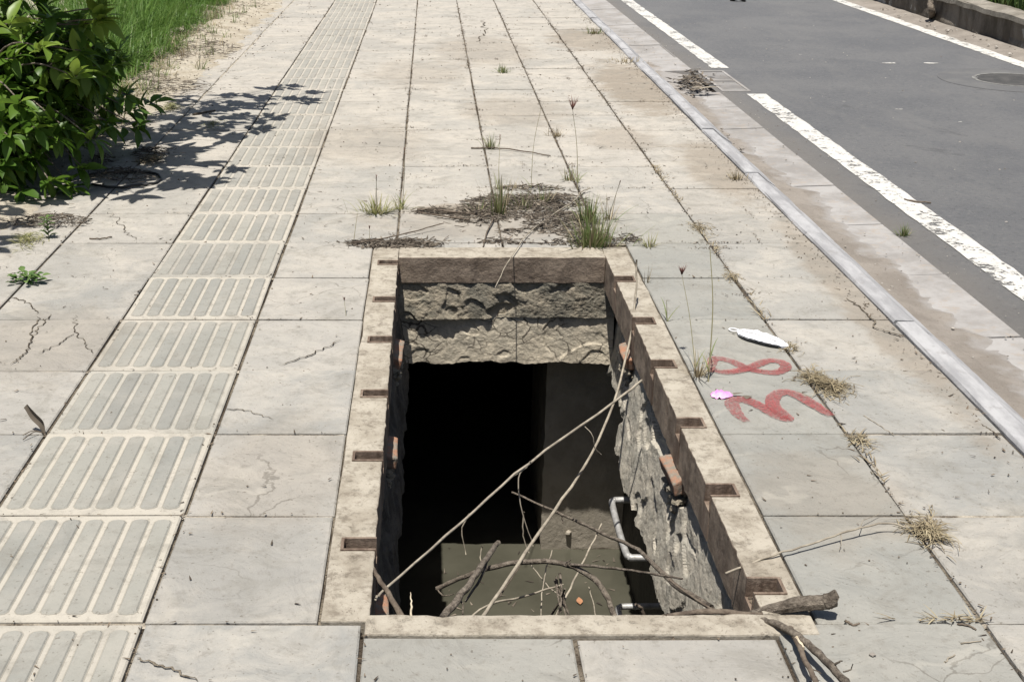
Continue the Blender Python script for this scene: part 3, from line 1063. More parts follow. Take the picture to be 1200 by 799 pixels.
L = IY1 - IY0 + .10
rough_wall('right_render', (IX1 + .012, IY0 - .05, BZ - .001), (0, 1, 0), (0, 0, -1), (-1, 0, 0), L, .40, 300, 70, .008, M_mortar, .035, .26, 3.0, .062, .011,
           off=lambda u, t: -.085 * max(0, min(1, (u - 2.02 + .12 * noise.noise((u * 5, t * 4, 2))) / .06)) - .03 * max(0, min(1, (.22 - u) / .03)) - (.030 if t < .42 - .22 * math.sin(u * 3.1 + .6) ** 2 and noise.noise((u * 2.3, t * 1.5, 40)) > .02 else 0))
rough_wall('left_render', (IX0 - .012, IY1 + .05, BZ - .001), (0, -1, 0), (0, 0, -1), (1, 0, 0), L, .36, 200, 40, .014, M_shaded, .05, .16, 8.0, .055, .012)
rough_wall('near_render', (IX1 + .02, IY0 - .01, BZ - .001), (-1, 0, 0), (0, 0, -1), (0, 1, 0), 1.0, .36, 50, 16, .02, M_mortar2, .03, .16, 5.0, .02)
rough_wall('far_mortar_course', (IX0 - .03, IY1 + .004, -.116), (1, 0, 0), (0, 0, -1), (0, -1, 0), 1.0, .165, 220, 50, .012, M_mortar2, .008, .12, 1.0, .020, .010,
           off=lambda u, t: -.020 * t * max(0, min(1, (u - .34) / .2)))
rough_wall('far_render', (IX0 - .03, IY1 + .016, -.270), (1, 0, 0), (0, 0, -1), (0, -1, 0), 1.0, .228, 200, 44, .008, M_render, .014, .12, 13.0, .026, .006)
# bricks that show under the frame
for (x, y, side, ln, rz) in ((454, 526, -1, .17, .03), (468, 412, -1, .20, -.03), (441, 712, -1, .12, .04), (801, 552, 1, .20, .04), (746, 414, 1, .19, -.02), (719, 332, 1, .16, .05)):
    X = (IX0 + .002) if side < 0 else IX1 + .001
    yy = None
    c = G(x, y, -.16)
    m_ = MB()
    hx, hy, hz = .030, ln / 2, .024
    vs_ = []
    for zz in (-hz, hz):
        for (dx, dy) in ((-1, -1), (0, -1), (1, -1), (1, 0), (1, 1), (0, 1), (-1, 1), (-1, 0)):
            vs_.append((dx * hx * R(.85, 1.05), dy * hy * R(.9, 1.05), zz * R(.85, 1.15)))
    m_.add(vs_, [tuple(range(7, -1, -1)), tuple(range(8, 16))] + [(i, (i + 1) % 8, 8 + (i + 1) % 8, 8 + i) for i in range(8)])
    o = m_.obj('brick', M_brick, pit)
    o.location = (X, c.y, -.172); o.rotation_euler = (R(-.05, .05), side * -.22, rz)
    chamfer_obj(o, .006)
    mo = MB()
    for _ in range(70):
        t_ = random.random() ** 1.3
        lump(mo, (X - side * (R(-.04, .022) - t_ * .012), c.y + R(-hy, hy) * (1.2 - .75 * t_), -.196 - t_ * .10), R(.010, .022))
    tag(mo.obj('mortar_lumps', M_mortar2, pit), kind='stuff')

# chamber below: walls, roof round the opening, pier and water
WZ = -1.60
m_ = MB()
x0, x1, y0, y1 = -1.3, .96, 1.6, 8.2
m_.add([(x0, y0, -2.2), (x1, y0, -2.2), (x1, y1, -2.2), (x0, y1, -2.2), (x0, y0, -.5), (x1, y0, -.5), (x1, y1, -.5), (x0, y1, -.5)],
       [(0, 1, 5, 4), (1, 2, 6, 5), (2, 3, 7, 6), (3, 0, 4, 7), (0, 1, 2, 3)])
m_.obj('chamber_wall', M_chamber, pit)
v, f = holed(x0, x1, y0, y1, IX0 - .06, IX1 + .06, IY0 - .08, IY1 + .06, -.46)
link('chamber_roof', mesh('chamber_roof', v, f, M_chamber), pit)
vv, ff = [], []
nu, nv = 40, 60
for j in range(nv + 1):
    for i in range(nu + 1):
        x = .556 + .42 * i / nu; z = -2.2 + 1.75 * j / nv
        yy = 5.405 + .004 * noise.noise((x * 5, z * 5, 1)) + .0015 * noise.noise((x * 30, z * 30, 1))
        if i == 0: x += .008 * noise.noise((1, z * 14, 3))
        vv.append((x, yy, z))
for j in range(nv):
    for i in range(nu):
        a = j * (nu + 1) + i
        ff.append((a, a + 1, a + nu + 2, a + nu + 1))
b = len(vv)
for j in range(nv + 1):
    vv.append((.56, 6.2, -2.2 + 1.75 * j / nv))
for j in range(nv):
    ff.append((j * (nu + 1), (j + 1) * (nu + 1), b + j + 1, b + j))
pr = link('pier', mesh('pier', vv, ff, M_pier), pit)
m_ = MB(); q = Yp(666, 624, 5.40)
for k in range(1): lump(m_, (q.x, 5.398, q.z), .020, .8)
m_.obj('pier_stone', M_pier, pr)
vv, ff = [], []
for (x, y) in ((-1.3, 1.6), (.96, 1.6), (.96, 8.2), (-1.3, 8.2)): vv.append((x, y, WZ))
wo = link('water', mesh('water', vv, [(0, 1, 2, 3)], M_water))
tag(wo, kind='structure')


def rung(Y0, Y1, X, z, wallx, r=.0125):
    m = MB()
    c = .035
    pts = [(wallx, Y1, z + .004), (X + c * 1.2, Y1, z), (X + c * .35, Y1 - c * .2, z), (X + .003, Y1 - c, z), (X, (Y0 + Y1) / 2, z), (X + .003, Y0 + c, z), (X + c * .35, Y0 + c * .2, z), (X + c * 1.2, Y0, z), (wallx, Y0, z + .004)]
    m.tube(spline(pts, 4), r, 10)
    return m.obj('step_iron', M_galv, pit, True)


rung(3.715, 4.13, .683, -.62, .96)
rung(3.69, 4.14, .735, -1.10, .96)


# ------------------------------------------------------------------ sticks in and beside the pit
def stick(name, label, cat, pts, r0, r1, mat, twigs=(), n=6, jit=.12, group=None, seg=5, wob=.0018):
    P = spline(pts, seg)
    P = [p + Vector((R(-wob, wob), R(-wob, wob), R(-wob, wob))) * (0 if i in (0, len(P) - 1) else 1) for i, p in enumerate(P)]
    k = len(P)
    m = MB()
    m.tube(P, [r0 + (r1 - r0) * i / (k - 1) for i in range(k)], n, jit)
    if not twigs:
        o = m.obj(name, mat, None, True)
        return tag(o, label, cat, group)
    e = empty(name, P[0])
    tag(e, label, cat, group)
    q = m.obj('main_stem', mat, e, True); q.location = -P[0]
    for tp, ra, rb in twigs:
        m = MB(); T = spline(tp, 5)
        T = [p + Vector((R(-wob, wob), R(-wob, wob), R(-wob, wob))) * (.6 if i else 0) for i, p in enumerate(T)]
        m.tube(T, [ra + (rb - ra) * i / (len(T) - 1) for i in range(len(T))], 5, .1)
        q = m.obj('side_twig', mat, e, True); q.location = -P[0]
    return e


# S1 bridging the opening from the right lip to the near left
stick('bare_stick', 'thin pale stick bridging the pit from right lip to near left corner', 'stick',
      [Yp(752, 446, 3.93), Yp(715, 475, 3.80), Yp(620, 543, 3.42), Yp(540, 613, 3.02), Yp(455, 688, 2.62), Yp(440, 702, 2.55)], .0046, .0034, M_straw,
      [([Yp(622, 541, 3.42), Yp(608, 560, 3.40), Yp(612, 600, 3.36), Yp(625, 640, 3.34)], .003, .0012),
       ([Yp(683, 498, 3.68), Yp(694, 510, 3.66), Yp(697, 525, 3.66), Yp(705, 533, 3.68)], .002, .001),
       ([Yp(598, 560, 3.36), Yp(612, 552, 3.38), Yp(622, 543, 3.42)], .002, .001)])
stick('straw_stalk', 'long pale stalk leaning from the far right frame down across the pit', 'stalk',
      [Yp(746, 305, 4.62), Yp(745, 350, 4.55), Yp(737, 405, 4.40), Yp(718, 475, 4.10), Yp(686, 545, 3.75), Yp(640, 612, 3.40), Yp(600, 672, 3.12), Yp(562, 728, 2.88)], .0038, .0062, M_straw)
stick('forked_twig', 'grey forked twig slanting across the lower pit to the near right corner', 'twig',
      [Yp(600, 577, 4.0), Yp(660, 604, 3.75), Yp(706, 625, 3.50), Yp(748, 645, 3.25), Yp(790, 685, 2.95), Yp(834, 712, 2.70)], .0036, .0085, M_bark,
      [([Yp(748, 645, 3.25), Yp(765, 660, 3.15), Yp(775, 668, 3.1)], .004, .002),
       ([Yp(659, 604, 3.75), Yp(659, 610, 3.75), Yp(660, 614, 3.74)], .003, .002),
       ([Yp(790, 684, 2.95), Yp(800, 690, 2.9), Yp(812, 697, 2.85)], .003, .001)])
stick('broken_stub', 'thick broken grey stub standing against the near wall of the pit', 'stub',
      [Yp(584, 636, 2.95), Yp(566, 661, 2.80), Yp(546, 690, 2.66), Yp(518, 726, 2.52)], .0075, .0105, M_bark,
      [([Yp(572, 655, 2.85), Yp(562, 680, 2.75), Yp(545, 705, 2.68)], .004, .003),
       ([Yp(538, 700, 2.63), Yp(543, 712, 2.6), Yp(541, 724, 2.58)], .003, .002),
       ([Yp(536, 700, 2.63), Yp(528, 712, 2.6), Yp(526, 724, 2.58)], .004, .003)])
stick('arched_branch', 'dark arched branch over the water at the near end of the pit', 'branch',
      [Yp(512, 690, 3.25), Yp(545, 675, 3.22), Yp(590, 662, 3.2), Yp(640, 658, 3.18), Yp(680, 668, 3.1), Yp(706, 690, 3.02), Yp(721, 724, 2.95)], .0075, .0085, M_bark,
      [([Yp(662, 661, 3.14), Yp(720, 666, 3.0), Yp(768, 673, 2.88), Yp(800, 678, 2.82)], .0048, .003),
       ([Yp(668, 664, 3.12), Yp(664, 659, 3.12), Yp(669, 656, 3.12)], .003, .002),
       ([Yp(512, 690, 3.25), Yp(520, 698, 3.22), Yp(532, 696, 3.2)], .003, .0015)])
stick('upright_twig', 'thin pale twig crossing the arched branch above the water', 'twig',
      [Yp(705, 614, 3.6), Yp(690, 645, 3.45), Yp(668, 690, 3.25), Yp(648, 730, 3.1)], .0028, .0042, M_straw)
stick('low_straw', 'long thin straw lying low above the water from near left', 'straw',
      [Yp(660, 685, 3.3), Yp(610, 700, 3.2), Yp(575, 708, 3.1), Yp(545, 728, 3.0)], .0028, .0036, M_straw)
stick('corner_stick', 'short dark stick leaning in the near left corner of the pit', 'stick',
      [Yp(436, 664, 2.66), Yp(450, 688, 2.60), Yp(474, 728, 2.53)], .0055, .0085, M_twig)
stick('white_splinter', 'white splinter standing upright at the near left of the pit', 'splinter',
      [Yp(481, 694, 2.60), Yp(482, 708, 2.57), Yp(482, 728, 2.54)], .0010, .0036, M_cut)
stick('hooked_twig', 'short hooked twig at the near edge beside the lower step iron', 'twig',
      [Yp(745, 708, 2.8), Yp(752, 713, 2.8), Yp(756, 728, 2.8)], .004, .005, M_twig)
for k, (a, b, c) in enumerate((((647, 645), (637, 680), (634, 722)), ((622, 640), (606, 668), (585, 700)), ((690, 688), (695, 705), (699, 728)), ((622, 662), (640, 685), (662, 702)))):
    stick('fine_stem', ['hair thin hanging stem left of the pier foot', 'hair thin stem drooping over the water left of the long stalk', 'fine upright stem right of the twig bundle in the water', 'fine stem slanting to the twig bundle in the water'][k], 'stem',
          [Yp(*a, 3.5), Yp(*b, 3.35), Yp(*c, 3.2)], .0018, .0022, M_straw if k != 1 else M_twig)
# twig bundle standing in the water
e = empty('twig_bundle', Yp(656, 705, 3.15)); tag(e, 'small bundle of short upright twigs at the centre of the near pit', 'twigs')
for (a, b) in (((656, 672), (657, 712)), ((652, 676), (658, 718)), ((662, 695), (650, 728)), ((654, 690), (668, 728)), ((645, 722), (662, 690)), ((650, 680), (664, 725))):
    m = MB(); m.tube(spline([Yp(*a, 3.2) - e.location, Yp((a[0] + b[0]) / 2 + R(-2, 2), (a[1] + b[1]) / 2, 3.15) - e.location, Yp(*b, 3.1) - e.location]), [.0045] * 4 + [.003] * 7, 5, .2)
    m.obj('twig', M_bark, e, True)
# roots and wisps hanging far inside
for k, (a, b, c) in enumerate((((550, 602), (541, 622), (546, 650)), ((565, 640), (563, 655), (566, 660)), ((614, 600), (613, 628), (620, 648)))):
    stick('hanging_root', ['pale crooked root hanging in the dark left of the long stalk', 'tiny pale root end in the dark above the stub', 'thin root hanging in the dark beside the pier'][k], 'root', [Yp(*a, 3.9), Yp(*b, 3.88), Yp(*c, 3.86)], .003, .0016, M_straw)
m = MB()
for _ in range(46):
    q = G(R(515, 722), R(640, 725), WZ + .004)
    m.blade((q.x, q.y, WZ + .003), (R(-1, 1), R(-1, 1), .05), R(.01, .05), R(.003, .012), .05, 2)
tag(m.obj('floating_scraps', M_litter), 'small brown scraps floating on the dark water', kind='stuff')
m = MB(); m.add([Vector(q_) * .06 + G(680, 708, WZ + .008) for q_ in [(b_, a_, .1 * c_) for a_, b_, c_ in leaf_mesh(1, .5, .1, .2)[0]]], leaf_mesh()[1])
tag(m.obj('floating_leaf', plain('orange_leaf', (0.40, 0.19, 0.10), (0.30, 0.15, 0.08), .7, .3, 60, 60, .2).m), 'small orange leaf floating on the water', 'leaf')

# the heavy branch at the near right corner
e = empty('broken_branch', (.9, 2.4, .03)); tag(e, 'thick broken grey branch propped on the near right corner of the pit', 'branch')
o0 = Vector(e.location)
A = [Yp(858, 729, 2.47), Yp(885, 720, 2.47), Yp(915, 712, 2.46), Yp(945, 707, 2.45), Yp(965, 706, 2.44), Yp(972, 704, 2.435)]
P = spline(A, 5); k = len(P)
rads = [.0075 + .0105 * min(1, i / (k * .5)) for i in range(k)]
for i in range(k - 6, k): rads[i] = .0180 + .0015 * (i - k + 6) / 5
P += [Yp(976, 702, 2.433), Yp(981, 698.5, 2.43)]; rads += [.0185, .0150]
m = MB(); m.tube(P, rads, 9, .07)
ax_ = (P[-1] - P[-2]).normalized()
for i_ in range(9):
    w_ = Vector(m.v[-9 + i_]); w_ += ax_ * ((w_.z - P[-1].z) * 1.1 + R(-.006, .006)); m.v[-9 + i_] = tuple(w_)
q = m.obj('limb', M_bark, e, False); q.location = -o0
m = MB(); m.tube(spline([Yp(893, 722, 2.45), Yp(840, 717, 2.45), Yp(812, 718, 2.45), Yp(782, 722, 2.44), Yp(760, 726, 2.44)], 6), [.0075] * 12 + [.006] * 8 + [.004] * 5, 7, .15); q = m.obj('thin_limb', M_twig, e, True); q.location = -o0
for T, r in (([Yp(780, 720, 2.44), Yp(784, 735, 2.41), Yp(789, 748, 2.36)], .0032), ([Yp(789, 748, 2.36), Yp(785, 757, 2.34), Yp(779, 762, 2.33)], .0022), ([Yp(789, 748, 2.36), Yp(796, 758, 2.33), Yp(806, 763, 2.32), Yp(816, 764, 2.32)], .0022), ([Yp(835, 715, 2.45), Yp(812, 700, 2.5), Yp(795, 688, 2.55), Yp(785, 680, 2.6)], .003)):
    m = MB(); m.tube(spline(T, 4), [r] * 3 + [r * .7] * 20 if False else r, 5, .15); q = m.obj('side_twig', M_twig, e, True); q.location = -o0
stick('curved_stick', 'smooth curved grey stick running from the branch off the bottom edge', 'stick',
      [Yp(880, 726, 2.45), Yp(905, 730, 2.40), Yp(930, 742, 2.33), Yp(955, 762, 2.25), Yp(975, 782, 2.18), Yp(995, 803, 2.11), Yp(1012, 822, 2.05)], .009, .0082, M_bark,
      [([Yp(976, 780, 2.18), Yp(983, 776, 2.17), Yp(987, 774, 2.17)], .003, .0015), ([Yp(988, 787, 2.15), Yp(997, 785, 2.15), Yp(999, 778, 2.15)], .002, .001)])
stick('peeled_stick', 'dark stick with a pale peeled patch beside the curved stick', 'stick',
      [Yp(926, 736, 2.37), Yp(934, 752, 2.30), Yp(942, 770, 2.235), Yp(952, 790, 2.17), Yp(958, 806, 2.12)], .006, .0065, M_twig,
      [([Yp(946, 779, 2.2), Yp(953, 784, 2.2), Yp(962, 789, 2.19)], .002, .001)])
q = MB(); q.tube([Yp(934, 749, 2.31) + Vector((0, 0, .003)), Yp(940, 762, 2.27) + Vector((0, 0, .003))], .0065, 6, .1); tag(q.obj('bark_strip', M_cut), 'pale strip of peeled wood on the dark stick', 'wood')
# stalk lying over the right frame
stick('dry_stalk', 'long dry grass stalk lying across the right frame to a dead tuft', 'stalk',
      [G(850, 672, -.02), G(905, 651, .012), G(960, 634, .02), G(1000, 621, .028), G(1036, 613, .03), G(1062, 618, .02)], .0030, .0024, M_straw,
      [([G(985, 626, .026), G(986, 634, .015), G(984, 645, .006)], .0014, .0008), ([G(1008, 619, .028), G(1012, 610, .02), G(1030, 603, .01)], .0013, .0008)])

# ------------------------------------------------------------------ red spray paint: 3 8
paint = empty('spray_painted_number', G(890, 455)); tag(paint, 'red spray painted number 38 on the grey slabs', 'graffiti')


def stroke(name, pts, w):
    P = spline([G(*p) for p in pts], 7)
    vv, ff = [], []
    o = Vector(paint.location)
    z = stroke.z; stroke.z += .0006
    for i, p in enumerate(P):
        d = (P[min(i + 1, len(P) - 1)] - P[max(i - 1, 0)]).normalized()
        t = i / (len(P) - 1)
        end = min(1, .55 + 4 * min(t, 1 - t))
        ww = w * .5 * end * R(.93, 1.07)
        nn = Vector((-d.y, d.x, 0)) * ww
        z_ = z + i * .000022
        vv += [p - nn - o + Vector((0, 0, z_)), p + nn - o + Vector((0, 0, z_))]
    for i in range(len(P) - 1): ff.append((2 * i, 2 * i + 1, 2 * i + 3, 2 * i + 2))
    return link(name, mesh(name, vv, ff, M_red), paint)


stroke.z = .0025
# the 8, lying on its side
stroke('numeral_eight', [(833, 437), (834, 428), (838, 421), (856, 424), (874, 432), (890, 436), (906, 438), (917, 435), (921, 430), (914, 425), (900, 424), (886, 429), (872, 434), (857, 437), (843, 437), (834, 432)], .040)
# the 3, lying on its side
stroke('numeral_three', [(875, 495), (866, 488), (859, 478), (858, 472), (868, 469), (882, 473), (896, 480), (910, 488), (922, 492), (916, 486), (907, 478), (905, 470), (911, 463), (922, 461), (936, 466), (952, 475), (966, 484), (974, 489)], .046)

# ------------------------------------------------------------------ face mask, pink scrap
c = G(893, 400)
mk = empty('face_mask', c + Vector((0, 0, .003))); tag(mk, 'crumpled white folded face mask lying on the slab', 'face mask')
ang = math.atan2((G(926, 411) - G(862, 390)).y, (G(926, 411) - G(862, 390)).x)
vv, ff = [], []
nu, nv = 16, 6
for side in (0, 1):
    for j in range(nv + 1):
        for i in range(nu + 1):
            u = i / nu * 2 - 1; w = j / nv * 2 - 1
            hw = .042 * (1 - abs(u) ** 3.2) * (1 - .22 * u) + .005 + .003 * noise.noise((u * 6, 2, 2))
            z = .010 + .006 * math.sin(w * 4 + 1) * (1 - u * u) + .006 * (1 - u * u) + .006 * noise.noise((u * 5, w * 5, 2)) + .003 * noise.noise((u * 13, w * 12, 5)) + (0.0 if side else -.005)
            vv.append((u * .108, w * hw, max(.001, z)))
for side in (0, 1):
    for j in range(nv):
        for i in range(nu):
            a = side * (nu + 1) * (nv + 1) + j * (nu + 1) + i
            q = (a, a + 1, a + nu + 2, a + nu + 1)
            ff.append(q if side else q[::-1])
o = link('cloth', mesh('cloth', vv, ff, M_mask, True), mk); o.rotation_euler = (0, 0, ang)
m = MB()
m.tube(spline([(-.10, .0, .01), (-.118, .012, .006), (-.14, .012, .004), (-.145, -.004, .003), (-.125, -.012, .004), (-.10, -.006, .008)], 5), .0022, 6)
o = m.obj('ear_loop', M_mask, mk, True); o.rotation_euler = (0, 0, ang)
m = MB()
m.tube(spline([(.10, .0, .01), (.118, .006, .006), (.128, -.004, .004), (.112, -.012, .004)], 5), .002, 6)
o = m.obj('ear_loop', M_mask, mk, True); o.rotation_euler = (0, 0, ang)
m = MB(); m.tube([(-.085, -.012, .016), (-.03, -.014, .0225), (.03, -.013, .0225), (.07, -.01, .018)], .0012, 5)
o = m.obj('nose_strip', M_iron, mk); o.rotation_euler = (0, 0, ang)

c = G(846, 465)
pk = empty('plastic_scrap', c); tag(pk, 'bright pink crumpled plastic scrap beside the red number', 'litter')
vv, ff = [], []
nu, nv = 10, 5
for j in range(nv + 1):
    for i in range(nu + 1):
        u = i / nu * 2 - 1; w = j / nv * 2 - 1
        hw = .030 * (1 - abs(u + .15) ** 2 * .8) + .002
        vv.append((u * .036, w * hw * .8, .004 + .016 * max(0, (1 - w * w) * (1 - u * u)) + .010 * noise.noise((u * 4, w * 4, 1)) + .005 * abs(noise.noise((u * 11, w * 9, 4)))))
for j in range(nv):
    for i in range(nu):
        a = j * (nu + 1) + i; ff.append((a, a + 1, a + nu + 2, a + nu + 1))
link('wrapper', mesh('wrapper', vv, ff, M_pink, True), pk)
m = MB(); m.blade((.036, 0, .01), (1, .1, .12), .035, .012, .2, 3); m.obj('torn_end', M_litter, pk)
m = MB(); m.blade(G(872, 466, .004), (1, .3, .15), .03, .028, .4, 3); tag(m.obj('leaf_scrap', M_litter), 'tiny dark leaf scrap right of the pink plastic', 'leaf')

# dark curled leaf standing in the joint by the tactile strip
c = G(52, 508)
lf = empty('curled_leaf', c); tag(lf, 'dark curled dry leaf standing in the joint beside the tactile strip', 'leaf')
m = MB(); P = spline([Vector((0, 0, -.005)), Vector((-.008, .004, .028)), Vector((-.03, .01, .052)), Vector((-.052, .015, .085))], 5)
vv, ff = [], []
for i, p in enumerate(P):
    t = i / (len(P) - 1); w = .011 * (.5 + math.sin(min(1, t * 1.1) * 2.6))
    vv += [p + Vector((-w * .6, 0, -w * .5)), p + Vector((0, .012, 0)), p + Vector((w * .6, 0, w * .5))]
for i in range(len(P) - 1):
    ff += [(3 * i, 3 * i + 1, 3 * i + 4, 3 * i + 3), (3 * i + 1, 3 * i + 2, 3 * i + 5, 3 * i + 4)]
link('blade', mesh('blade', vv, ff, M_litter, True), lf)
for a in ((-.06, -.02), (-.05, -.05)):
    m = MB(); m.tube(spline([(0, 0, 0), (a[0] * .5, a[1] * .3, .012), (a[0], a[1], .003)]), .0016, 5); m.obj('stalk', M_twig, lf)


# ------------------------------------------------------------------ weeds
def tuft(name, label, c, n, h, spread, mat, w=.004, bend=.8, lean=.6, dry=0, group=None, seg=4):
    e = empty(name, c); tag(e, label, 'weed', group or 'grass tufts on the pavement')
    m = MB(); d = MB()
    for i in range(n):
        a = R(0, 6.283); r = abs(random.gauss(0, spread))
        t = abs(random.gauss(0, lean))
        tgt = d if i < dry else m
        tgt.blade((math.cos(a) * r, math.sin(a) * r * .5, -.006), (math.cos(a) * t, math.sin(a) * t, 1), h * R(.4, 1.1), w * R(.6, 1.3), R(.2, 1.4) * bend, seg)
    if m.v: tag(m.obj('blades', mat, e), kind='stuff')
    if d.v: tag(d.obj('dry_blades', M_dry, e), kind='stuff')
    return e


def weed(name, label, base, tip, head='spike', r=.0016, bend=(0, 0, 0), leaves=2, mat=None, hs=.03):
    """a tall stem with a seed head"""
    e = empty(name, base); tag(e, label, 'weed', 'stemmed weeds in the joints')
    b, t = Vector(base), Vector(tip)
    mid = b.lerp(t, .55) + Vector(bend)
    P = spline([Vector((0, 0, -.01)), mid - b, t - b], 6)
    m = MB(); m.tube(P, [r * (1 - .5 * i / (len(P) - 1)) for i in range(len(P))], 5); m.obj('stem', mat or M_stemg, e)
    hd = MB()
    top = P[-1]
    if head == 'fan':
        for k in range(11):
            a = 6.283 * k / 11
            hd.blade(top, (math.cos(a) * .55, math.sin(a) * .55, 1), hs * R(.8, 1.1), .006, R(-.3, .1), 3)
    elif head == 'spike':
        for k in range(14):
            p = P[-1].lerp(P[-3], k / 14); a = R(0, 6.28)
            hd.blade(p, (math.cos(a) * .5, math.sin(a) * .5, 1), hs * R(.25, .5), .003, .2, 2)
    if hd.v: hd.obj('seed_head', M_seed, e)
    if leaves:
        lv = MB()
        for k in range(leaves):
            p = P[R(0, .4) > .2 and 2 or 1]; a = R(0, 6.28)
            lv.blade(p, (math.cos(a) * .7, math.sin(a) * .7, 1), R(.05, .11), .005, R(.4, 1.0), 4)
        lv.obj('leaves', M_tuft, e)
    return e


tuft('grass_tuft', 'lush green grass tuft growing at the far right corner of the pit frame', G(694, 289), 210, .165, .055, M_tuft, .0048, .7, .42, 46)
tuft('grass_tuft', 'second green tuft leaning behind the lush one at the debris mat', G(690, 262), 120, .15, .045, M_tuft, .0045, .7, .40, 20)
tuft('grass_tuft', 'green and straw tuft rising from the left part of the debris mat', G(586, 253), 80, .21, .028, M_tuft, .0045, .35, .24, 46)
tuft('grass_tuft', 'pale yellow green tuft spreading low on the slab left of the mat', G(441, 250), 120, .12, .05, M_pale, .0045, .7, 1.1, 4)
tuft('grass_tuft', 'small pale tuft in the joint left of the debris mat', G(470, 246), 34, .10, .014, M_pale, .004, .8, .8, 4)
tuft('grass_tuft', 'small pale yellow tuft behind the right frame corner', G(761, 290), 40, .075, .02, M_pale, .004, .8, .8, 10)
tuft('grass_tuft', 'sparse reddish tuft right of the lush green one', G(714, 258), 26, .13, .025, M_dry, .0035, .5, .5, 0)
tuft('grass_tuft', 'tiny tuft at the crossing of the joints behind the mat', G(653, 160), 40, .07, .04, M_dry, .005, .8, .9, 10)
tuft('grass_tuft', 'small dull tuft in the joint far up the pavement', G(589, 86), 60, .085, .035, M_tuft, .006, .7, .7, 10)
tuft('grass_tuft', 'low grey green tuft by the kerb on the slab edge', G(863, 211), 50, .07, .04, M_dry, .005, .9, .8, 14)
tuft('grass_tuft', 'low weeds along the kerb at the top of the pavement', G(697, 40), 70, .09, .07, M_tuft, .007, .8, .8, 30)
tuft('grass_tuft', 'scrubby tuft beside the brown stain at the kerb', G(731, 74), 60, .07, .10, M_dry, .007, .8, .9, 10)
tuft('grass_tuft', 'green rosette growing in the gutter sand by the white line', G(1059, 277, ROAD), 46, .075, .014, M_tuft, .005, .5, .75, 6)
tuft('grass_tuft', 'fine tuft of upright blades and dry stems by the right frame', G(817, 442), 42, .11, .016, M_dry, .003, .5, .8, 20)
tuft('grass_tuft', 'dull tuft beside the cross twig behind the mat', G(575, 175), 46, .10, .022, M_tuft, .0045, .5, .4, 12)
tuft('grass_tuft', 'few upright bristles behind the right frame', G(757, 331), 9, .075, .012, M_dry, .003, .2, .15, 0)
def dead(name, label, c, n, h, spread, mat, w=.004, bend=1, lean=1):
    """a flattened tangle of dead stems, drawn out along the joint"""
    e = empty(name, c); tag(e, label, 'weed', 'dead tufts on the pavement')
    m = MB()
    for _ in range(int(n * 1.8)):
        a = R(0, 6.28); r = abs(random.gauss(0, spread * 1.1))
        p = Vector((math.cos(a) * r * .9 + R(-.2, .2) * spread, math.sin(a) * r * 1.5, R(0, .35) * max(0, h - r)))
        d = R(0, 6.28); d = Vector((math.cos(d), math.sin(d), R(-.05, .55)))
        m.blade(p, d, h * R(.35, .95), w * R(.35, .8), R(.3, 1.6), 5)
        if random.random() < .25:
            q = [p, p + d * h * .3 + Vector((R(-.01, .01), R(-.01, .01), .004)), p + d * h * .45 + Vector((R(-.03, .03), R(-.03, .03), -.002))]
            m.tube(spline(q, 3), .0009, 3)
    tag(m.obj('dead_stems', mat, e), kind='stuff')
    return e


for k_, (x_, y_, n_, h_, lab_) in enumerate(((612, 246, 40, .12, 'thin straw and green blades in the middle of the mat'), (636, 240, 34, .13, 'sparse blades at the back right of the mat'), (668, 212, 40, .09, 'dark little tuft where two joints cross behind the mat'), (560, 250, 26, .08, 'short blades at the left of the mat'), (605, 222, 40, .05, 'flat scrap of dry blades behind the mat'))):
    tuft('grass_tuft', lab_, G(x_, y_), n_, h_, .03, M_tuft if k_ != 4 else M_dry, .004, .7, .5 if k_ != 4 else 1.4, n_ // 2)
# dead tufts along the joint
dead('dead_tuft', 'rolled dead grass tuft by the mask on the joint', G(955, 446), 90, .075, .025, M_dry, .004, 1.4, 1.5)
dead('dead_tuft', 'larger dead grass tuft below the rolled one on the joint', G(974, 458), 120, .085, .03, M_dry, .004, 1.4, 1.5)
dead('dead_tuft', 'pale dead grass clump at the end of the long stalk', G(1088, 626), 120, .078, .026, M_dry, .0045, 1.2, 1.5)
dead('dead_tuft', 'dark scrap of dead grass at the slab corner', G(1008, 517), 40, .05, .018, M_dry, .004, 1.4, 1.5)
dead('dead_tuft', 'dead scrap of stems next to the mask loop', G(928, 410), 34, .05, .015, M_dry, .003, 1.4, 1.6)
dead('dead_tuft', 'thin dead tuft on the joint above the mask', G(858, 326), 46, .05, .03, M_dry, .004, 1.3, 1.4)
dead('dead_tuft', 'dead tuft on the joint at the far right of the mat', G(820, 268), 56, .06, .04, M_dry, .004, 1.3, 1.4)
dead('dead_tuft', 'pale dead straw tuft at the left verge edge', G(33, 283), 80, .10, .045, M_pale, .004, 1.1, 1.2)
dead('dead_tuft', 'straw coloured scrap in the shade of the shrub', G(200, 128), 90, .09, .06, M_pale, .005, 1.1, 1.1)
dead('dead_tuft', 'flat straw scrap at the edge of the shrub shade', G(250, 147), 60, .06, .05, M_pale, .005, 1.2, 1.3)
dead('dead_tuft', 'dry reddish tuft at the verge edge', G(190, 84), 70, .16, .07, M_dry, .006, .8, .7)
dead('dead_tuft', 'dark dry tuft lying under the shrub edge', G(177, 189), 90, .09, .05, M_dry, .006, 1.0, 1.1)

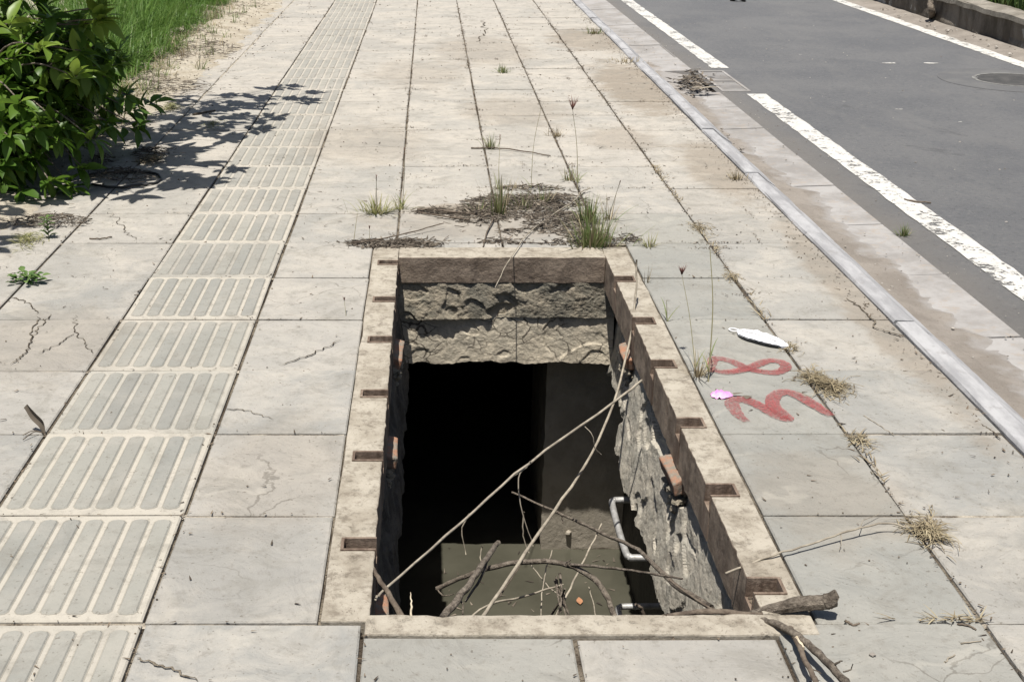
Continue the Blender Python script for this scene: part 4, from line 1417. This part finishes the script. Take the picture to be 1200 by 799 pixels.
weed('seeding_weed', 'tall weed with a reddish fan of seeds behind the mat', G(677, 222), Yp(671, 129, 6.45), 'fan', .0022, (.01, 0, 0), 3, hs=.075)
weed('seeding_weed', 'thin tall stem left of the reddish seed fan', G(622, 228), Yp(634, 127, 6.4), None, .0018, (-.015, 0, 0), 2)
weed('seeding_weed', 'slender stem rising from the left of the mat', G(583, 236), Yp(586, 160, 6.3), 'spike', .0018, (.0, 0, 0), 2)
weed('seeding_weed', 'slender stem in the joint above the pale tuft', G(471, 246), Yp(474, 175, 5.95), 'spike', .0018, (0.005, 0, 0), 2)
weed('seeding_weed', 'short leafy stem in the middle of the pale tuft', G(441, 250), Yp(441, 207, 5.9), 'spike', .0022, (0, 0, 0), 3)
weed('seeding_weed', 'tall curving stem rising by the red numeral', G(830, 448), Yp(832, 292, 3.98), None, .0026, (.012, 0, 0), 3)
weed('seeding_weed', 'thin stem with a small dark head leaning left of the tall one', G(816, 440), Yp(799, 322, 4.05), 'fan', .0016, (.006, 0, 0), 2, hs=.035)
weed('seeding_weed', 'short forked stem on the slab by the right frame', G(782, 377), Yp(781, 353, 4.4), None, .0018, (0, 0, 0), 2)
weed('seeding_weed', 'small bent stem left of the frame on the slab', G(406, 372), Yp(403, 350, 4.5), 'spike', .0012, (0, 0, 0), 0)
weed('seeding_weed', 'thin stem standing in front of the pale tuft', G(414, 284), Yp(419, 250, 5.5), None, .0018, (0, 0, 0), 0)
weed('seeding_weed', 'thin stem with a tiny head by the small debris patch', G(433, 281), Yp(433, 267, 5.5), 'spike', .0014, (0, 0, 0), 0)
weed('seeding_weed', 'upright dark weed in the paving joint near the top', G(239, 38), Yp(236, 28, 13.2), 'spike', .005, (0, 0, 0), 2)
weed('seeding_weed', 'fine stem crossing the joint right of the lush tuft', G(712, 258), Yp(727, 213, 5.7), 'spike', .0016, (0, 0, 0), 1)


# leafy seedling in the joint on the left
e = empty('leafy_weed', G(32, 332)); tag(e, 'low leafy green weed sprouting from the left joint', 'weed')
for k in range(46):
    v_, f_ = leaf_mesh(1, .62, .3, .2)
    o = link('leaf', mesh('leaf', v_, f_, leafmat('weed_leaf', [(0.060, 0.125, 0.028), (0.11, 0.185, 0.05), (0.16, 0.24, 0.075)], .3, .5) if k == 0 else bpy.data.materials['weed_leaf'], True), e)
    a = R(0, 6.28); r = R(0, .05)
    o.location = (math.cos(a) * r * 1.3, math.sin(a) * r, R(.004, .04)); s = R(.022, .042); o.scale = (s, s, s)
    o.rotation_euler = (R(-.3, .3), R(-.6, .1), a)
e = empty('leafy_weed', G(57, 279)); tag(e, 'small upright green seedling in the sand beside the shrub', 'weed')
for k in range(22):
    o = link('leaf', bpy.data.meshes['leaf'], e)
    a = k * 2.4; o.location = (0, 0, .005 + k * .0042); s = R(.03, .05); o.scale = (s, s * .5, s); o.rotation_euler = (0, -.5, a)
m = MB(); m.tube([(0, 0, -.01), (.002, 0, .05), (0, 0, .10)], .002, 5); m.obj('stem', M_stemg, e)

# ------------------------------------------------------------------ litter
def litter(name, label, blobs, n, seed, long=(.02, .085), wide=(.0025, .007), hh=.022, mat=M_litter, zb=0):
    m = MB()
    for _ in range(n):
        cx, cy, rx, ry = random.choices(blobs, [b[2] * b[3] + 20 for b in blobs])[0]
        a = R(0, 6.28); r = math.sqrt(R(0, 1)) * (1 if random.random() < .80 else R(1.1, 1.7))
        c = G(cx + math.cos(a) * rx * r, cy + math.sin(a) * ry * r)
        z = hh * max(0, 1 - r * r) * R(0, 1) + .003 + zb
        t = R(0, 6.28); d = Vector((math.cos(t), math.sin(t) * .8, R(-.15, .3)))
        if random.random() < .74:
            l = R(*long); wv = Vector((R(-.2, .2), R(-.2, .2), R(-.1, .2))) * l
            p = Vector((c.x, c.y, z))
            m.tube([p - d * l / 2, p + wv * .4, p + d * l / 2], R(.0008, .0022), 4)
        else:
            m.blade((c.x, c.y, z), d, R(.012, .055), R(*wide) * R(1.2, 4.0), R(-.5, .9), 3)
    return tag(m.obj(name, mat), label, kind='stuff')


litter('debris_mat', 'mat of dead dark leaves and twigs behind the far frame', [(600, 243, 62, 14), (560, 256, 34, 7), (655, 262, 42, 13), (640, 238, 50, 9), (690, 280, 26, 8), (530, 250, 34, 3), (620, 222, 36, 3), (510, 249, 24, 3), (735, 282, 14, 2)], 2500, 1, hh=.03)
litter('debris_mat', 'small dark patch of dead leaves at the far left frame corner', [(450, 287, 42, 5), (485, 286, 30, 5), (428, 284, 14, 2)], 420, 2, hh=.012)
litter('debris_mat', 'dark crumbs of dead leaves on the far frame', [(590, 284, 26, 4), (600, 272, 14, 3), (655, 285, 30, 3)], 120, 3, hh=.01)
litter('debris_mat', 'leaf litter collected on the drain grate', [(800 + 12, 100, 22, 9), (806, 85, 10, 4)], 0, 4)
m = MB()
for _ in range(190):
    x, y = random.gauss(812, 9), random.gauss(97, 6)
    c = G(x, y, ROAD + R(.01, .03)); t = R(0, 6.28)
    m.blade(c, (math.cos(t), math.sin(t), R(-.1, .35)), R(.04, .11), R(.015, .04), R(-.4, .8), 3)
tag(m.obj('leaf_litter', M_litter), 'heap of brown dry leaves on the drain grate', kind='stuff')
m = MB()
for (x, y) in ((811, 103), (819, 104), (826, 103)):
    m.blade(G(x, y, ROAD + .06), (1, R(-.4, .4), .1), .13, .05, .3, 3)
tag(m.obj('pale_leaves', M_straw), 'pale tan leaves on top of the grate heap', kind='stuff')
bpy.data.objects.remove(bpy.data.objects['debris_mat.003'])
litter('debris_mat', 'dark dead twigs and grass under the shrub edge', [(140, 208, 36, 7), (178, 184, 22, 8), (120, 190, 16, 5), (60, 262, 45, 6)], 700, 5, hh=.03, zb=.012)
litter('debris_mat', 'dry brown scraps along the left verge edge', [(215, 40, 40, 7), (190, 70, 30, 6), (255, 20, 36, 4), (175, 96, 22, 5), (280, 8, 34, 3), (230, 60, 50, 10), (200, 105, 40, 8)], 900, 6, (.03, .16), (.004, .014), .03, zb=.016)

# crumbs: thousands of small bits over the slabs, thicker along joints
m = MB()
def crumb(x, y, s, z=.002):
    s *= .55 + .03 * y
    t = R(0, 6.28)
    if random.random() < .5:
        m.blade((x, y, z + .001), (math.cos(t), math.sin(t), R(0, .2)), s * R(1.5, 4), s * R(.5, 1.0), R(-.2, .3), 2)
    else: lump(m, (x, y, z), s * .5, .6)
for _ in range(1500):
    x = R(-2.2, 1.75); y = 2.1 + 14 * random.random() ** 1.3
    if PX0 - .01 < x < PX1 + .01 and PY0 < y < PY1: continue
    crumb(x, y, R(.003, .010) * (1 + y * .05))
for _ in range(1900):                                    # along the long joints
    x = random.choice([-1.69, -1.18, -.154, .33, .33, .79, .79, 1.28, 1.28, 1.28, 1.28, -.66]) + random.gauss(0, .012); y = 2.1 + 13 * random.random() ** 1.3
    if PX0 - .03 < x < PX1 + .02 and PY0 - .02 < y < PY1: continue
    crumb(x, y, R(.003, .010) * (1 + y * .05))
for _ in range(900):                                     # along the cross joints
    x = R(-2.2, 1.75); y = random.choice(ROWS[2:26]) + random.gauss(0, .008)
    if PX0 - .02 < x < PX1 + .02 and PY0 - .02 < y < PY1: continue
    crumb(x, y, R(.003, .008) * (1 + y * .05))
for _ in range(150):                                     # small dark heaps where dirt gathers in the joints
    if random.random() < .6: cx, cy = random.choice([-.154, .33, .33, .79, .79, 1.28, 1.28, -1.69]), 3.6 + 11.5 * random.random()
    else: cx, cy = R(-.2, 1.75), random.choice(ROWS[7:24])
    if PX0 - .05 < cx < PX1 + .03 and PY0 - .05 < cy < PY1: continue
    sx, sy = (.008, .05) if random.random() < .5 else (.06, .008)
    for _ in range(random.randint(8, 26)): crumb(cx + random.gauss(0, sx), cy + random.gauss(0, sy), R(.004, .011), R(.001, .005))
for _ in range(900):                                     # soil against the kerb
    y = 2.5 + 13 * random.random(); crumb(1.755 - abs(random.gauss(0, .05)), y, R(.004, .012))
for _ in range(700):                                     # left edge
    y = 4.5 + 12 * random.random(); crumb(-2.25 + abs(random.gauss(0, .34)), y, R(.006, .022), .018)
tag(m.obj('pavement_crumbs', M_crumb), 'tiny scraps and dirt crumbs scattered over the pavement', kind='stuff')
m = MB()
for _ in range(420):                                     # dead stems along the joint by the number
    y = 2.4 + 5 * random.random() ** 1.1; x = 1.285 + random.gauss(0, .014)
    if noise.noise((y * 2.3, 8, 8)) < .08: continue
    t = random.gauss(1.57, .6)
    m.blade((x, y, R(.001, .008)), (math.cos(t), math.sin(t), R(0, .3)), R(.02, .08), R(.002, .004), R(0, .8), 3)
for _ in range(45):
    x = 1.28 - abs(random.gauss(0, .10)); y = 2.425 + random.gauss(0, .006)
    m.blade((x, y, .003), (R(-1, 1), R(-.3, .3), R(0, .3)), R(.01, .05), R(.002, .004), .4, 3)
tag(m.obj('joint_straw', M_dry), 'dead straw and roots caught along the paving joint', kind='stuff')
m = MB()
for _ in range(260):
    x = R(1.94, 2.5); y = 2.5 + 12 * random.random(); lump(m, (x, y, ROAD + .010 + max(0, (2.08 - x) * .1)), R(.002, .006) * (1.6 if random.random() < .06 else 1), .6)
for _ in range(160):
    x = R(2.3, 5.4); y = R(4, 16); lump(m, (x, y, ROAD + .002), R(.003, .008), .6)
for _ in range(90):
    x = R(5.45, 5.7); y = R(8, 16); lump(m, (x, y, ROAD + .03), R(.006, .02), .7)
tag(m.obj('gutter_gravel', M_stone), 'loose small gravel in the gutter and on the road', kind='stuff')
for k, (x, y, r, s) in enumerate(((869, 176, .026, 'pale stone by the kerb in the sandy gutter'), (853, 160, .020, 'flat pale stone behind the one by the kerb'), (1022, 768, .009, 'small grey pebble on the near right slab'), (846, 152, .014, 'smallest of the three pale stones in the gutter'))):
    m = MB(); c = G(x, y, ROAD + .02 if k != 2 else .003); lump(m, (c.x, c.y, c.z + r * .3), r, .6)
    tag(m.obj('pebble', M_stone), s, 'stone', 'loose stones')
# twigs lying on the slabs
for k, (pts, r, s) in enumerate((
        ([G(412, 285, .01), G(450, 280, .015), G(487, 271, .02), G(520, 262, .03)], .0035, 'long thin twig running from the mat to the far left frame'),
        ([G(489, 246, .012), G(515, 247, .016), G(545, 250, .016), G(575, 252, .02)], .007, 'thick dry stem at the left tip of the debris mat'),
        ([G(490, 249, .008), G(520, 254, .012), G(550, 258, .015)], .005, 'second dry stem below the thick one'),
        ([G(552, 174, .006), G(580, 174, .01), G(610, 177, .01), G(645, 183, .005)], .005, 'straight twig lying across the joint behind the mat'),
        ([G(692, 221, .02), G(680, 226, .02), G(672, 236, .02), G(625, 268, .015), G(598, 303, .02), G(580, 338, -.02)], .003, 'pale straw running from the mat over the far frame'),
        ([G(404, 282, .004), G(425, 290, .006), G(440, 288, .005)], .002, 'fine dark twig at the small leaf patch'),
        ([G(1060, 234, ROAD + .006), G(1075, 237, ROAD + .01), G(1091, 238, ROAD + .006)], .006, 'black twig lying on the asphalt by the white line'),
        ([G(105, 280, .004), G(120, 280, .006), G(131, 278, .004)], .004, 'small dark twig on the left slab joint'),
        ([G(1126, 754, .004), G(1150, 751, .004)], .0018, 'pale splinter on the near right slab'),
        ([G(1107, 776, .003), G(1119, 767, .003)], .0022, 'short pale wood chip on the near right slab'),
        ([G(990, 727, .006), G(1000, 732, .004), G(1007, 730, .004)], .0035, 'dark chip of bark on the near joint'),
        ([G(1122, 731, .004), G(1136, 733, .006), G(1144, 738, .004)], .0028, 'curved dry sliver beside the joint corner'),
        ([G(810, 690, .004), G(850, 760, .003)], .0001, ''),
        ([G(226, 135, .006), G(240, 132, .01), G(252, 130, .006)], .008, 'dark stick in the shade near the tactile strip'),
        ([G(1012, 487, .003), G(1030, 498, .004), G(1048, 510, .003)], .0014, 'thin straw on the slab below the dead tufts'),
        ([G(575, 240, .04), G(582, 200, .03), G(577, 290, .0), G(576, 300, .003)], .0001, ''),
        ([G(578, 256, .02), G(570, 275, .012), G(566, 290, .005)], .004, 'short dark stem lying from the mat to the far frame'))):
    if s: stick('dry_twig', s, 'twig', pts, r, r * .7, M_straw if 'pale' in s or 'straw' in s else M_twig, wob=.002, group='twigs lying on the paving')
# black hose loop by the shrub
stick('black_cable', 'loop of black cable lying on the slabs under the shrub edge', 'cable',
      [G(108, 216, .012), G(130, 220, .012), G(160, 218, .012), G(183, 214, .012), G(188, 208, .012), G(178, 203, .012), G(150, 202, .012), G(120, 203, .014), G(100, 206, .014)], 0.007, .007, M_hose, wob=.003, jit=.02, n=8)
stick('dark_object', 'unidentified black object on the road at the top edge', 'rubber', [G(857, 0, ROAD + .02), G(864, -2, ROAD + .05), G(874, 1, ROAD + .02)], .035, .03, M_hose, wob=.001)  # dark object, not identified; only its tone and place are known

# ------------------------------------------------------------------ verge grass
m = MB()
cl = []
while len(cl) < 900:
    y = 7.4 + 13 * random.random(); x = -2.30 - abs(random.gauss(0, .95))
    e_ = -2.36 - max(0, y - 10) * .03 + .20 * noise.noise((y * 1.2, 3, 0)) + .10 * noise.noise((y * 4, 1, 0))
    if x > e_ or x < -6: continue
    inner = min(1, (e_ - x) / .45)
    hgt = R(.55, 1.15)
    lx, ly = random.gauss(.12, .25), random.gauss(-.1, .25)
    for _ in range(random.randint(14, 34)):
        a = R(0, 6.28); t = abs(random.gauss(0, .38)); r = abs(random.gauss(0, .05))
        m.blade((x + math.cos(a) * r, y + math.sin(a) * r, -.02), (math.cos(a) * t + lx, math.sin(a) * t + ly, 1), (R(.10, .28) + inner * R(.12, .50)) * hgt, R(.006, .015), R(.5, 2.6), 5)
    cl.append(x)
for _ in range(3500):
    y = 7.4 + 13 * random.random(); x = -2.36 - abs(random.gauss(0, 1.0)); a = R(0, 6.28); t = R(.2, 1.2)
    m.blade((x, y, -.02), (math.cos(a) * t, math.sin(a) * t, 1), R(.06, .26), R(.004, .009), R(.5, 2.0), 3)
tag(m.obj('verge_grass', M_grass), 'tall green grass growing along the left verge', kind='stuff')
m = MB()
for _ in range(2600):
    y = 7.2 + 9 * random.random(); x = -2.30 + random.gauss(0, .13) - max(0, y - 10) * .02
    if noise.noise((x * 3, y * 2.2, 7)) < -.02: continue
    a = R(0, 6.28); t = R(.3, 1.6)
    m.blade((x, y, 0), (math.cos(a) * t, math.sin(a) * t, 1), R(.05, .2), R(.004, .009), R(.6, 2.0), 3)
tag(m.obj('verge_straw', M_dry), 'dry straw along the front edge of the verge grass', kind='stuff')

m = MB()
for _ in range(95):
    y = 7.3 + 9 * random.random(); x = -2.36 + abs(random.gauss(0, .20)) - max(0, y - 10) * .03
    for _ in range(random.randint(6, 20)):
        a = R(0, 6.28); t = abs(random.gauss(0, .8))
        m.blade((x + R(-.05, .05), y + R(-.05, .05), 0), (math.cos(a) * t, math.sin(a) * t, 1), R(.04, .17), R(.004, .009), R(.4, 1.8), 4)
tag(m.obj('verge_weeds', M_tuft), 'sparse low weeds creeping from the verge over the slabs', kind='stuff')

# ------------------------------------------------------------------ shrub
base = Vector((-2.72, 7.15, 0))
sh = empty('shrub', base); tag(sh, 'leafy green shrub overhanging the pavement at upper left', 'shrub')
variants = []
for k in range(6):
    v_, f_ = leaf_mesh(1, R(.32, .44), R(.15, .55), R(.10, .3), wave=R(0, .012))
    variants.append((v_, f_))
LM = [mesh('leaf', v_, f_, M_leaf, True) for v_, f_ in variants]
LMy = [mesh('leaf', v_, f_, M_young, True) for v_, f_ in variants[:3]]
leaves = []                         # (matrix, variant, young)


def rosette(tip, outd, n, size, young=False):
    outd = Vector(outd).normalized()
    for k in range(n):
        a = k * 2.4 + R(-.3, .3)
        up = outd.to_track_quat('X', 'Z').to_matrix()
        el = R(-.1, 1.1) if not young else R(.1, 1.3)
        d = up @ Vector((math.sin(el), math.cos(el) * math.cos(a), math.cos(el) * math.sin(a)))
        d = (d + Vector((0, 0, -.25 if not young else .1))).normalized()
        zax = (Vector((0, 0, 1)) - d * d.z)
        if zax.length < .15: zax = Vector((R(-1, 1), R(-1, 1), .3)); zax -= d * zax.dot(d)
        zax.normalize()
        yax = zax.cross(d)
        rt = Matrix.Rotation(R(-.6, .6), 3, d)
        M3 = rt @ Matrix((d, yax, zax)).transposed()
        s = size * R(.65, 1.15)
        p = Vector(tip) - outd * R(0, .09)
        leaves.append((Matrix.Translation(p) @ M3.to_4x4() @ Matrix.Scale(s, 4), random.randrange(6), young))


stems = MB()
def limb(pts, r0, r1):
    P = spline(pts, 5)
    stems.tube(P, [r0 + (r1 - r0) * i / (len(P) - 1) for i in range(len(P))], 6, .08)
    return P


def crown(c, rad, n, size, root, zmin=.05, xmax=None):
    c = Vector(c)
    for _ in range(n):
        while True:
            q = Vector((R(-1, 1), R(-1, 1), R(-1, 1)))
            if .25 < q.length < 1: break
        q = q * (.55 + .45 / max(q.length, .3) * q.length)
        p = c + Vector((q.x * rad[0], q.y * rad[1], q.z * rad[2]))
        if p.z < zmin: p.z = zmin + R(0, .1)
        if xmax and p.x > xmax: p.x = xmax - R(0, .2)
        mid = Vector(root).lerp(p, .5) + Vector((R(-.08, .08), R(-.08, .08), R(.0, .12)))
        P = limb([Vector(root).lerp(p, R(0, .25)), mid, p], .007, .0028)
        rosette(p, p - mid, random.randint(8, 12), size)
        rosette(P[-4], p - mid, random.randint(4, 6), size * .9)


for k in range(5):
    a = k * 1.3
    limb([base + Vector((R(-.08, .08), R(-.08, .08), -.05)), base + Vector((math.cos(a) * .15, math.sin(a) * .15, .5)), base + Vector((math.cos(a) * .5, math.sin(a) * .5, 1.15)), base + Vector((math.cos(a) * .8, math.sin(a) * .8, 1.7))], .022, .008)
crown((-2.68, 7.05, .62), (.82, .78, .62), 150, .135, base + Vector((0, 0, .35)))
crown((-2.32, 6.55, .27), (.50, .42, .27), 95, .130, base + Vector((.1, -.1, .25)))
crown((-2.12, 6.85, .62), (.42, .40, .32), 52, .130, base + Vector((.1, -.1, .35)))
crown((-2.22, 7.75, .30), (.34, .75, .28), 62, .115, base + Vector((.2, .2, .2)))
crown((-2.20, 7.05, .50), (.36, .45, .36), 40, .125, base + Vector((.1, 0, .3)))
crown((-3.35, 7.6, .75), (.8, .9, .75), 60, .16, base + Vector((-.4, .3, .3)))
# upper crown, mostly above the picture: it throws the shade over the slabs
crown((-1.72, 6.50, 1.62), (.42, .70, .34), 32, .16, base + Vector((.3, -.2, 1.1)), 1.28)
crown((-1.62, 7.6, 1.75), (.46, .85, .36), 30, .16, base + Vector((.3, .2, 1.2)), 1.2)
crown((-1.55, 8.75, 1.85), (.68, .48, .22), 14, .16, base + Vector((.6, .9, 1.4)), 1.45)
crown((-2.35, 5.20, 1.70), (.50, .38, .25), 16, .16, base + Vector((0, -.8, 1.3)), 1.35)
# bright young rosettes and some set sprays
for (x, y, Y, n, s, yg) in ((120, 22, 6.55, 11, .155, True), (118, 8, 6.6, 8, .14, True), (12, 28, 6.2, 6, .16, True), (130, 145, 6.7, 9, .15, False), (95, 60, 6.5, 9, .16, False), (70, 145, 6.4, 10, .15, False), (35, 160, 6.3, 8, .15, False), (160, 130, 7.3, 9, .14, False), (180, 122, 7.6, 9, .14, False), (100, 200, 6.35, 9, .13, False), (105, 28, 6.7, 8, .14, True), (60, 20, 6.6, 8, .13, False), (52, 55, 6.1, 7, .13, True), (90, 90, 6.2, 7, .13, True), (25, 120, 6.0, 7, .14, False), (112, 165, 6.3, 8, .13, False), (60, 215, 6.2, 9, .13, False), (25, 225, 6.15, 9, .13, False), (85, 222, 6.3, 9, .13, False), (150, 112, 7.0, 9, .13, False), (140, 60, 7.0, 8, .13, False), (165, 150, 7.2, 8, .12, False)):
    p = Yp(x, y, Y)
    limb([base + Vector((0, 0, .3)), base.lerp(p, .6) + Vector((0, 0, .25)), p], .007, .003)
    rosette(p, p - base - Vector((0, 0, .1)), n, s, yg)
stems_o = link('stem', mesh('stem', stems.v, stems.f, M_bark, True), sh)
stems_o.location = -base


def show(mt):
    p = mt.translation
    zc = p.y * cp + (H - p.z) * sp
    x = 504 + F * p.x / zc; y = 400 + F * (-(p.y) * sp + (H - p.z) * cp) / zc
    return -40 < x < 1200 and -30 < y < 799, zc


vis = sorted([l for l in leaves if show(l[0])[0]], key=lambda l: show(l[0])[1] - (3 if l[2] else 0))
near = set(id(l) for l in vis[:285])
fol = MB()
for l in leaves:
    mt, k, yg = l
    if id(l) in near or yg:
        o = link('leaf', LMy[k % 3] if yg else LM[k], sh)
        o.matrix_basis = Matrix.Translation(-base) @ mt
    else:
        v_, f_ = variants[k]
        fol.add([mt @ Vector(q) for q in v_], f_)
fo = link('foliage', mesh('foliage', fol.v, fol.f, M_leafi, True), sh); fo.location = -base; tag(fo, kind='stuff')
